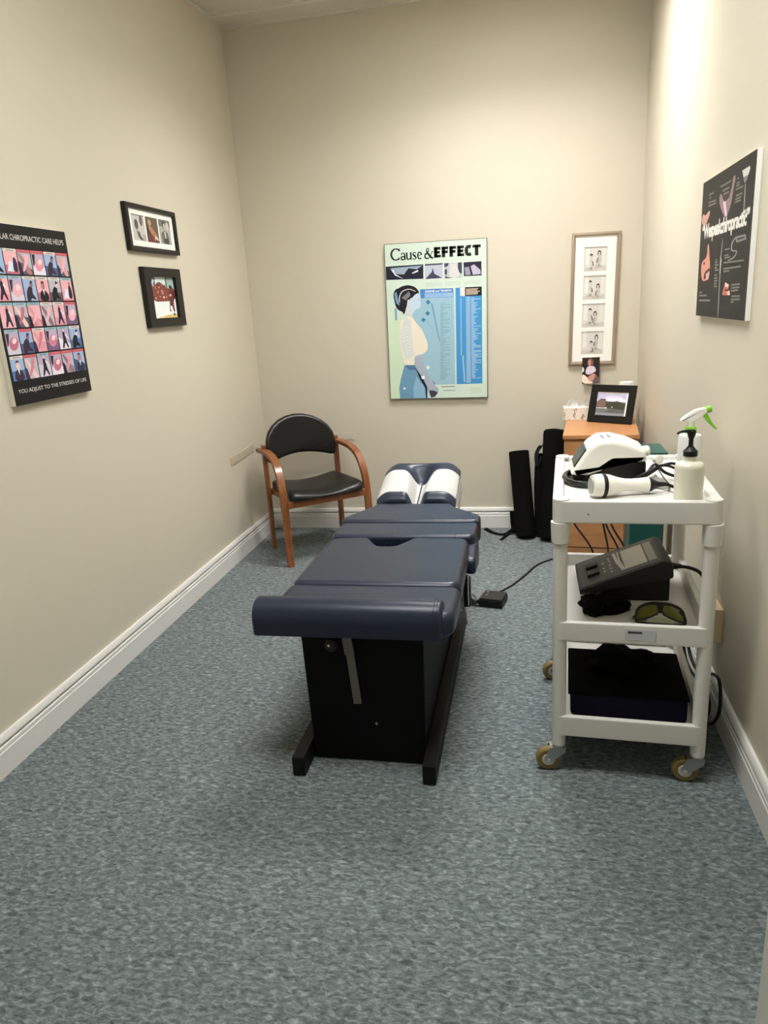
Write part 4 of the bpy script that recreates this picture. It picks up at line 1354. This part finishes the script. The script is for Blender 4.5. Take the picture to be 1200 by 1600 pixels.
P += [(9, ink, q) for q in arc(ex0 + lw * 4.50, (eb + et) / 2, lw * .33, .0245, 46, 314, 18, .017, .034)]
P += [(9, ink, rect(ex0 + lw * 5 - .004, et - .017, ex1, et)), (9, ink, rect(ex0 + lw * 5.5 - st / 2 - .002, eb, ex0 + lw * 5.5 + st / 2 - .002, et))]
P += text_polys('DISEASE and TENSION', .392, .690, .655, .703, (240, 246, 246), 5, .02)
for k in range(9):                             # ribs and hair highlights of the drawn figure
    v = .47 - k * .022
    P.append((7.5, (226, 228, 222), [(.135 + .004 * k, v), (.185 + .005 * k, v + .012), (.235 + .003 * k, v - .002), (.235 + .003 * k, v - .006), (.185 + .005 * k, v + .007), (.135 + .004 * k, v - .005)]))
for k in range(4):
    P.append((7.5, (128, 160, 180), [(.15 + .05 * k, .17 - .02 * k), (.20 + .05 * k, .155 - .02 * k), (.20 + .05 * k, .152 - .02 * k), (.15 + .05 * k, .166 - .02 * k)]))
for k in range(5):
    P.append((4, (108, 158, 206), rect(.40, .664 + k * .005, .40 + .24 * rnd.uniform(.7, 1), .6655 + k * .005)))
v = .614
while v > .115:
    u0 = .541 - (.614 - v) * .040
    P.append((4, (128, 164, 180), rect(u0, v, u0 + rnd.choice((.03, .05, .06, .075, .10)), v + .0045)))
    v -= .0085
v = .640
while v > .12:
    P.append((4, (150, 184, 214), rect(.845, v, .865 + rnd.choice((.006, .012, .02, .03, .045, .075)), v + .006)))
    v -= .0078
for k in range(5):
    P.append((5, (206, 188, 168), rect(.797, .664 + k * .008, .797 + .14 * rnd.uniform(.75, 1), .669 + k * .008)))
for k in range(4):
    P.append((5, (220, 168, 158), rect(.752 + k * .011, .655, .755 + k * .011, .70)))
print_sheet('printed_face', P, PW - .006, PH - .006, M['print'], t, y=-.0203, z0=.003)

# poster on the left wall
def figure_cell(P, u0, v0, u1, v1, kind):
    def q(x, y): return (u0 + (u1 - u0) * x, v0 + (v1 - v0) * y)
    pinks = [(226, 150, 168), (206, 126, 146), (238, 178, 186), (190, 110, 130)]
    blues = [(120, 150, 200), (88, 118, 176), (160, 182, 216), (70, 90, 140)]
    greys = [(150, 146, 156), (96, 92, 104), (190, 186, 196), (60, 56, 66)]
    pals = [pinks, blues, greys, pinks, [(214, 206, 220), (236, 226, 234), (190, 170, 196), (120, 96, 130)]]
    pal = pals[kind % 5]
    hc = [(216, 92, 104), (222, 214, 210), (150, 192, 206)][rnd.randrange(3)]
    P.append((1, pal[2], [q(0, 0), q(1, 0), q(1, 1), q(0, 1)]))
    P.append((2, pal[rnd.randrange(4)], [q(0, 0), q(1, 0), q(1, rnd.uniform(.2, .5)), q(0, rnd.uniform(.3, .6))]))
    dark = rnd.choice([(34, 26, 44), (44, 40, 70), (24, 20, 26), (60, 40, 60)])
    skin = rnd.choice([(220, 160, 160), (236, 200, 196), (180, 120, 124), (150, 110, 120)])
    m = kind % 6
    if m == 0:                      # head and shoulders
        P.append((3, dark, [q(.12, 0), q(.2, .34), q(.42, .46), q(.62, .46), q(.84, .32), q(.92, 0)]))
        P.append((4, skin, [q(x, y) for x, y in ell(.52, .62, .16, .17)]))
        P.append((5, dark, [q(.36, .66), q(.40, .82), (q(.60, .82)), q(.68, .66), q(.6, .74), q(.44, .74)]))
        P.append((5, (240, 236, 236), [q(.44, .46), q(.6, .46), q(.52, .22)]))
    elif m == 1:                    # seated, leaning figure
        P.append((3, dark, [q(.1, 0), q(.18, .40), (q(.45, .62)), q(.70, .55), q(.62, .30), q(.86, .12), q(.86, .02), q(.5, .12), q(.4, 0)]))
        P.append((4, skin, [q(x, y) for x, y in ell(.62, .66, .13, .11)]))
        P.append((5, dark, [q(.52, .70), q(.60, .84), q(.78, .78), q(.70, .72)]))
    elif m == 2:                    # limbs crossing
        P.append((3, skin, [q(.0, .82), q(.2, .86), q(.75, .3), q(.95, .0), q(.6, 0), q(.4, .32)]))
        P.append((4, rnd.choice(pinks), [q(.55, .84), q(.85, .80), q(.62, .38), q(.3, .1), q(.18, .14), q(.45, .48)]))
        P.append((5, dark, [q(.0, .0), q(.24, .0), q(.12, .42), q(.0, .5)]))
    elif m == 3:                    # walking figure
        P.append((3, dark, [q(.40, .78), q(.62, .78), q(.66, .40), q(.84, .04), q(.70, .02), q(.54, .32), q(.36, .02), q(.22, .04), q(.40, .42)]))
        P.append((4, skin, [q(x, y) for x, y in ell(.52, .82, .08, .06)]))
        P.append((4, (236, 230, 236), [q(.62, .72), q(.9, .48), q(.86, .42), q(.6, .6)]))
    elif m == 4:                    # round soft form
        P.append((3, rnd.choice(pinks), [q(x, y) for x, y in ell(.55, .42, .36, .26, rot=.3)]))
        P.append((4, (244, 214, 216), [q(x, y) for x, y in ell(.62, .54, .18, .11, rot=.3)]))
        P.append((4, dark, [q(.05, .84), q(.3, .84), q(.2, .5), q(.06, .3)]))
    else:                           # seated at a desk
        P.append((3, (226, 226, 238), [q(.1, .1), q(.9, .1), q(.7, .5), q(.3, .5)]))
        P.append((4, dark, [q(.55, .1), q(.92, .06), q(.88, .6), q(.70, .72), q(.60, .46)]))
        P.append((5, skin, [q(x, y) for x, y in ell(.74, .74, .09, .08)]))
    P.append((6, hc, [q(0, .88), q(1, .88), q(1, 1), q(0, 1)]))
    P.append((7, (150, 120, 124), [q(.2, .92), q(.8, .92), q(.8, .955), q(.2, .955)]))
t = wall_thing('wall_poster', 'black poster with grid of small pictures on the left wall', 'poster', 'left', -2.108, 1.171)
PW, PH = .447, .592
obj('board', box(B(), (-PW / 2, -.020, 0), (PW / 2, 0, PH), .0008), M['foam'], t, smooth=0)
P = [(0, (20, 18, 18), rect(0, 0, 1, 1))]
kinds = [1, 5, 2, 4, 1, 2, 3, 4, 1, 0, 7, 5, 3, 2, 8, 2, 3, 4, 4, 1, 8, 4, 9, 1, 6, 2, 9, 4, 2, 6]
k = 0
for r in range(5):
    for c in range(6):
        u0 = .030 + c * .1585
        v1 = .868 - r * .1475
        cell = []
        figure_cell(cell, u0, v1 - .138, u0 + .148, v1, kinds[k]); k += 1
        P += soften(cell, 5)
P += text_polys('REGULAR CHIROPRACTIC CARE HELPS', .062, .917, .955, .948, (214, 210, 206), 3, .004)
P += text_polys('YOU ADJUST TO THE STRESSES OF LIFE', .055, .060, .945, .090, (214, 210, 206), 3, .004)
print_sheet('printed_face', P, PW - .001, PH - .001, M['print'], t, y=-.0203, z0=.0005)

# poster on the right wall
t = wall_thing('wall_poster', 'black chiropractic poster with white lettering on the right wall', 'poster', 'right', -1.856, 1.318)
PW, PH = .640, .452
PW, PH = .640, .455
obj('board', box(B(), (-PW / 2, -.015, 0), (PW / 2, 0, PH), .0008), M['foam_white'], t, smooth=0)
P = [(0, (26, 24, 22), rect(0, 0, 1, 1))] + soften(RIGHT_PRINT, 7)
P += text_polys('\u201cWespeakchiropractic\u201d', .045, .548, .955, .690, (240, 238, 230), 4, .040, .92)
print_sheet('printed_face', P, PW - .001, PH - .001, M['print'], t, y=-.0152, z0=.0005)

# framed pictures on the left wall
def people_bw(n, base, seedv):
    P = [(0, base, rect(0, 0, 1, 1)), (1, tuple(max(0, c - 26) for c in base), rect(0, 0, 1, .35))]
    return P
t = wall_thing('picture_frame', 'black frame with three portraits side by side on the left wall', 'picture frame', 'left', -1.180, 1.726)
fw, fh = .468, .200
framed(t, fw, fh, .026, .022, M['frame_black'], lip=.007, bh=.022)
obj('mat_board', box(B(), (-fw / 2 + .026, -.0115, .022), (fw / 2 - .026, -.0062, fh - .022)), M['mat_board'], t, smooth=0)
mw, mh = .112, .110
PH3 = [
 [(0, (198, 194, 190), rect(0, 0, 1, 1)), (1, (92, 90, 86), rect(0, .96, 1, 1)), (1, (86, 84, 82), ell(.32, .62, .15, .20)), (1, (96, 94, 92), ell(.72, .80, .13, .22)), (2, (120, 116, 112), [(.30, .42), (.45, .36), (.42, .30), (.30, .34)]),
  (1, (84, 82, 80), [(.30, .36), (.52, .36), (.56, .18), (.72, .10), (.70, 0), (.45, .06), (.34, .2)]), (1, (170, 168, 158), rect(.72, 0, 1, .26)), (1, (150, 146, 144), rect(.36, .80, .40, 1))],
 [(0, (92, 84, 70), rect(0, 0, 1, 1)), (1, (62, 50, 44), [(0, 0), (0, .9), (.3, .5), (.35, 0)]), (2, (190, 140, 116), ell(.32, .78, .13, .13)), (2, (176, 116, 92), [(.14, .62), (.40, .66), (.66, .46), (.86, .30), (.78, .16), (.55, .26), (.30, .42)]),
  (3, (224, 190, 178), [(.70, .30), (.92, .22), (.96, .1), (.66, .04), (.62, .16)]), (2, (104, 50, 50), [(.12, .3), (.5, .24), (.62, .0), (.05, 0)]), (3, (70, 30, 40), [(.70, .16), (.86, .1), (.84, 0), (.64, 0)])],
 [(0, (170, 170, 164), rect(0, 0, 1, 1)), (1, (112, 112, 108), rect(0, .72, 1, 1)), (2, (70, 68, 66), [(.30, .92), (.52, .98), (.62, .80), (.50, .56), (.34, .66)]), (3, (200, 196, 190), ell(.74, .76, .14, .17)), (3, (196, 190, 184), ell(.48, .74, .08, .13)),
  (2, (96, 94, 92), [(.16, .46), (.44, .56), (.70, .52), (.80, .30), (.78, .02), (.24, .02), (.14, .2)]), (3, (190, 186, 182), [(.40, .52), (.56, .52), (.56, .24), (.46, .24)]), (3, (64, 62, 60), rect(.36, .02, .78, .24)), (4, (140, 138, 134), [(.1, .3), (.2, .34), (.24, .08), (.14, .06)])]]
for k in range(3):
    print_sheet('photograph', soften(PH3[k], 5), mw, mh, M['print_gloss'], t, y=-.0118, x0=-.180 + k * .1225, z0=.046)
t = wall_thing('picture_frame', 'black frame with hockey team photograph below the three portrait frame', 'picture frame', 'left', -1.160, 1.390)
fw, fh = .362, .270
framed(t, fw, fh, .062, .024, M['frame_black'], lip=.010, bh=.042)
HK = [(0, (226, 230, 228), rect(0, 0, 1, 1)), (1, (92, 106, 138), [(0, .76), (0, 1), (.24, 1), (.24, .76)]), (1, (206, 226, 220), rect(.24, .6, .66, 1)), (1, (150, 176, 170), rect(.70, .6, 1, 1)), (2, (58, 66, 62), rect(.655, .6, .70, 1)), (2, (196, 204, 214), [(.08, .84), (.16, .96), (.2, .9), (.12, .80)]),
      (2, (122, 60, 54), [(0, .40), (0, .76), (.12, .80), (.2, .78), (.3, .86), (.42, .88), (.55, .82), (.68, .74), (.80, .72), (.88, .76), (1, .70), (1, .42)]),
      (1, (238, 240, 240), rect(0, 0, 1, .40)), (2, (214, 186, 116), [(.2, .02), (.6, .08), (1, .10), (1, .0), (.1, 0)])]
for k in range(26):
    HK.append((3, rnd.choice([(198, 130, 106), (84, 34, 32), (168, 92, 78), (214, 160, 136), (60, 40, 44), (230, 214, 204)]), ell(rnd.uniform(.04, .70), rnd.uniform(.46, .82), rnd.uniform(.014, .03), rnd.uniform(.016, .035), 8)))
HK += [(4, (96, 46, 48), [(.72, .70), (.94, .70), (.96, .5), (.90, .36), (.92, .14), (.86, .14), (.80, .34), (.76, .16), (.68, .16), (.74, .40)]), (5, (40, 32, 34), ell(.84, .76, .06, .05)), (5, (206, 150, 140), ell(.80, .56, .05, .03)), (5, (238, 232, 232), [(.74, .30), (.80, .30), (.78, .20), (.73, .2)]), (5, (40, 30, 34), rect(.84, .06, .90, .12))]
print_sheet('photograph', soften(HK, 9, 1), fw - .120, fh - .080, M['print_gloss'], t, y=-.0090, z0=.040)

# narrow frame on the back wall
t = wall_thing('picture_frame', 'tall narrow champagne frame with four child photographs on back wall', 'picture frame', 'back', 2.090, 1.013, tilt=R(1.2))
fw, fh = .266, .737
bm = B()
o4 = [(-fw / 2, 0), (fw / 2, 0), (fw / 2, fh), (-fw / 2, fh)]
loops_mesh(bm, [[(x, yy, z) for x, z in inset(o4, dd)] for dd, yy in ((0, 0), (0, -.016), (.004, -.020), (.012, -.022), (.016, -.017), (.019, -.018), (.021, -.014), (.021, -.006))])
obj('frame', bm, M['champagne'], t, smooth=25)
holes = []
for k in range(4):
    z1 = .658 - k * .1550
    holes.append((-.0625, z1 - .132, .0625, z1))
bm = B()                                    # mat with four openings
iw, y0, y1 = fw / 2 - .019, -.0118, -.0086
for lo, hi in ((-iw, -.0625), (.0625, iw)):
    box(bm, (lo, y0, .019), (hi, y1, fh - .019))
edges = [.019] + [e for hh in reversed(holes) for e in (hh[1], hh[3])] + [fh - .019]
for k in range(0, len(edges), 2):
    box(bm, (-.0625, y0, edges[k]), (.0625, y1, edges[k + 1]))
obj('mat_board', bm, M['mat_board'], t, smooth=0)
KID = [((.32, .62), (.66, .74)), ((.32, .70), (.66, .56)), ((.36, .70), (.58, .58)), ((.46, .48), (.68, .74))]
for k in range(4):
    (ax, ay), (bx_, by_) = KID[k]
    Pk = [(0, (214, 210, 204), rect(0, 0, 1, 1)), (1, (228, 226, 220), rect(.08, .3, .24, 1)), (1, (200, 196, 190), [(0, 0), (1, 0), (1, .22), (0, .16)]), (1, (222, 220, 212), rect(.76, .25, .94, 1))]
    for side, ((hx_, hy_), fc_, drs) in enumerate((((ax, ay), (44, 40, 38), (206, 202, 196)), ((bx_, by_), (62, 56, 52), (192, 188, 182)))):
        s = 1 if side == 0 else -1
        low = max(.07, hy_ - .56)
        Pk += [(2, (184, 180, 172), ell(hx_ + .05 * s, low + .03, .22, .06)),
               (3, drs, [(hx_ - .06, hy_ - .08), (hx_ + .06, hy_ - .08), (hx_ + .10, hy_ - .26), (hx_ + .10 + .10 * s, low + .04), (hx_ + .04 * s, low), (hx_ - .10 + .06 * s, low + .02), (hx_ - .10, hy_ - .24)]),
               (4, (128, 122, 116), [(hx_ + .01 * s, hy_ - .17), (hx_ + .10 * s, hy_ - .22), (hx_ + .13 * s, hy_ - .36), (hx_ + .06 * s, hy_ - .40), (hx_ + .05 * s, hy_ - .26)]),
               (4, (150, 144, 138), [(hx_ - .05, low + .10), (hx_ + .05, low + .12), (hx_ + .08 * s, low + .02), (hx_ - .02, low + .01)]),
               (5, (206, 192, 182), ell(hx_, hy_, .055, .075)),
               (6, fc_, [(hx_ - .07, hy_ - .01), (hx_ - .06, hy_ + .07), (hx_, hy_ + .11), (hx_ + .06, hy_ + .07), (hx_ + .07, hy_ - .03), (hx_ + .035, hy_ + .035), (hx_ - .035, hy_ + .035)])]
        if side:
            Pk += [(6, fc_, [(hx_ - .075, hy_ + .04), (hx_ - .04, hy_ + .03), (hx_ - .045, hy_ - .09), (hx_ - .08, hy_ - .09)]), (6, fc_, [(hx_ + .075, hy_ + .04), (hx_ + .04, hy_ + .03), (hx_ + .045, hy_ - .09), (hx_ + .08, hy_ - .09)])]
    a, b, c, d = holes[k]
    print_sheet('photograph', Pk, .129, .136, M['print'], t, y=-.0074, x0=-.0645, z0=b - .002)

t = thing('loose_photograph', 'small loose portrait snapshot tucked under the narrow champagne frame', 'photograph', (2.087, -.027, .905))
obj('card', box(B(), (-.050, -.0006, 0), (.050, 0, .152)), M['paper'], t, smooth=0)
SN = [(0, (52, 40, 42), rect(0, 0, 1, 1)), (1, (110, 96, 96), [(.55, 0), (.62, .3), (.8, .35), (1, .2), (1, 0)]), (2, (250, 232, 218), [(0, 0), (0, .36), (.14, .34), (.3, .24), (.62, .06), (.62, 0)]), (3, (120, 84, 76), ell(.48, .80, .17, .18)), (4, (196, 140, 128), ell(.42, .80, .10, .13)),
      (4, (228, 216, 232), [(.18, .46), (.28, .64), (.44, .68), (.70, .66), (.82, .48), (.66, .42), (.5, .36), (.28, .34)]), (5, (216, 150, 138), [(.30, .22), (.50, .34), (.70, .40), (.78, .30), (.64, .12), (.56, .04), (.40, .12)]), (1, (240, 236, 226), [(0, .60), (.04, .66), (.12, .56), (.1, .48), (0, .42)])]
print_sheet('print', soften(SN, 6), .100, .152, M['print_gloss'], t, y=-.0007)

# bump plates behind the chair, outlet
bm = B()
box(bm, (.0004, -.605, -.024), (.0050, -.235, .024), .0012)
box(bm, (.0050, -.475, -.006), (.0056, -.330, .006), 0)
o = obj('bump_plate', bm, mat('plate_beige', col(192, 180, 158), .5), smooth=30)
o.location = (0, 0, .616); o.rotation_euler = (R(2.0), 0, 0)
tag(o, 'flat beige bump plate on left wall behind the chair arm', 'wall plate')
bm = B()
box(bm, (.44, -.0050, .600), (.615, -.0004, .645), .0012)
lathe(bm, [(.004, 0), (.003, .0012)], 8, axis_mtx((.592, -.005, .632), (0, -1, 0)))
tag(obj('bump_plate', bm, M['wall'], smooth=30), 'flat beige bump plate on back wall beside the chair arm', 'wall plate')
t = wall_thing('outlet_box', 'ivory outlet box low on the right wall behind the cart', 'outlet', 'right', -2.090, .273)
obj('housing', box(B(), (-.050, -.026, 0), (.050, 0, .120), .002), M['ivory'], t)
obj('socket', box(B(), (-.017, -.0268, .025), (.017, -.026, .095), .0), M['cream'], t, smooth=0)
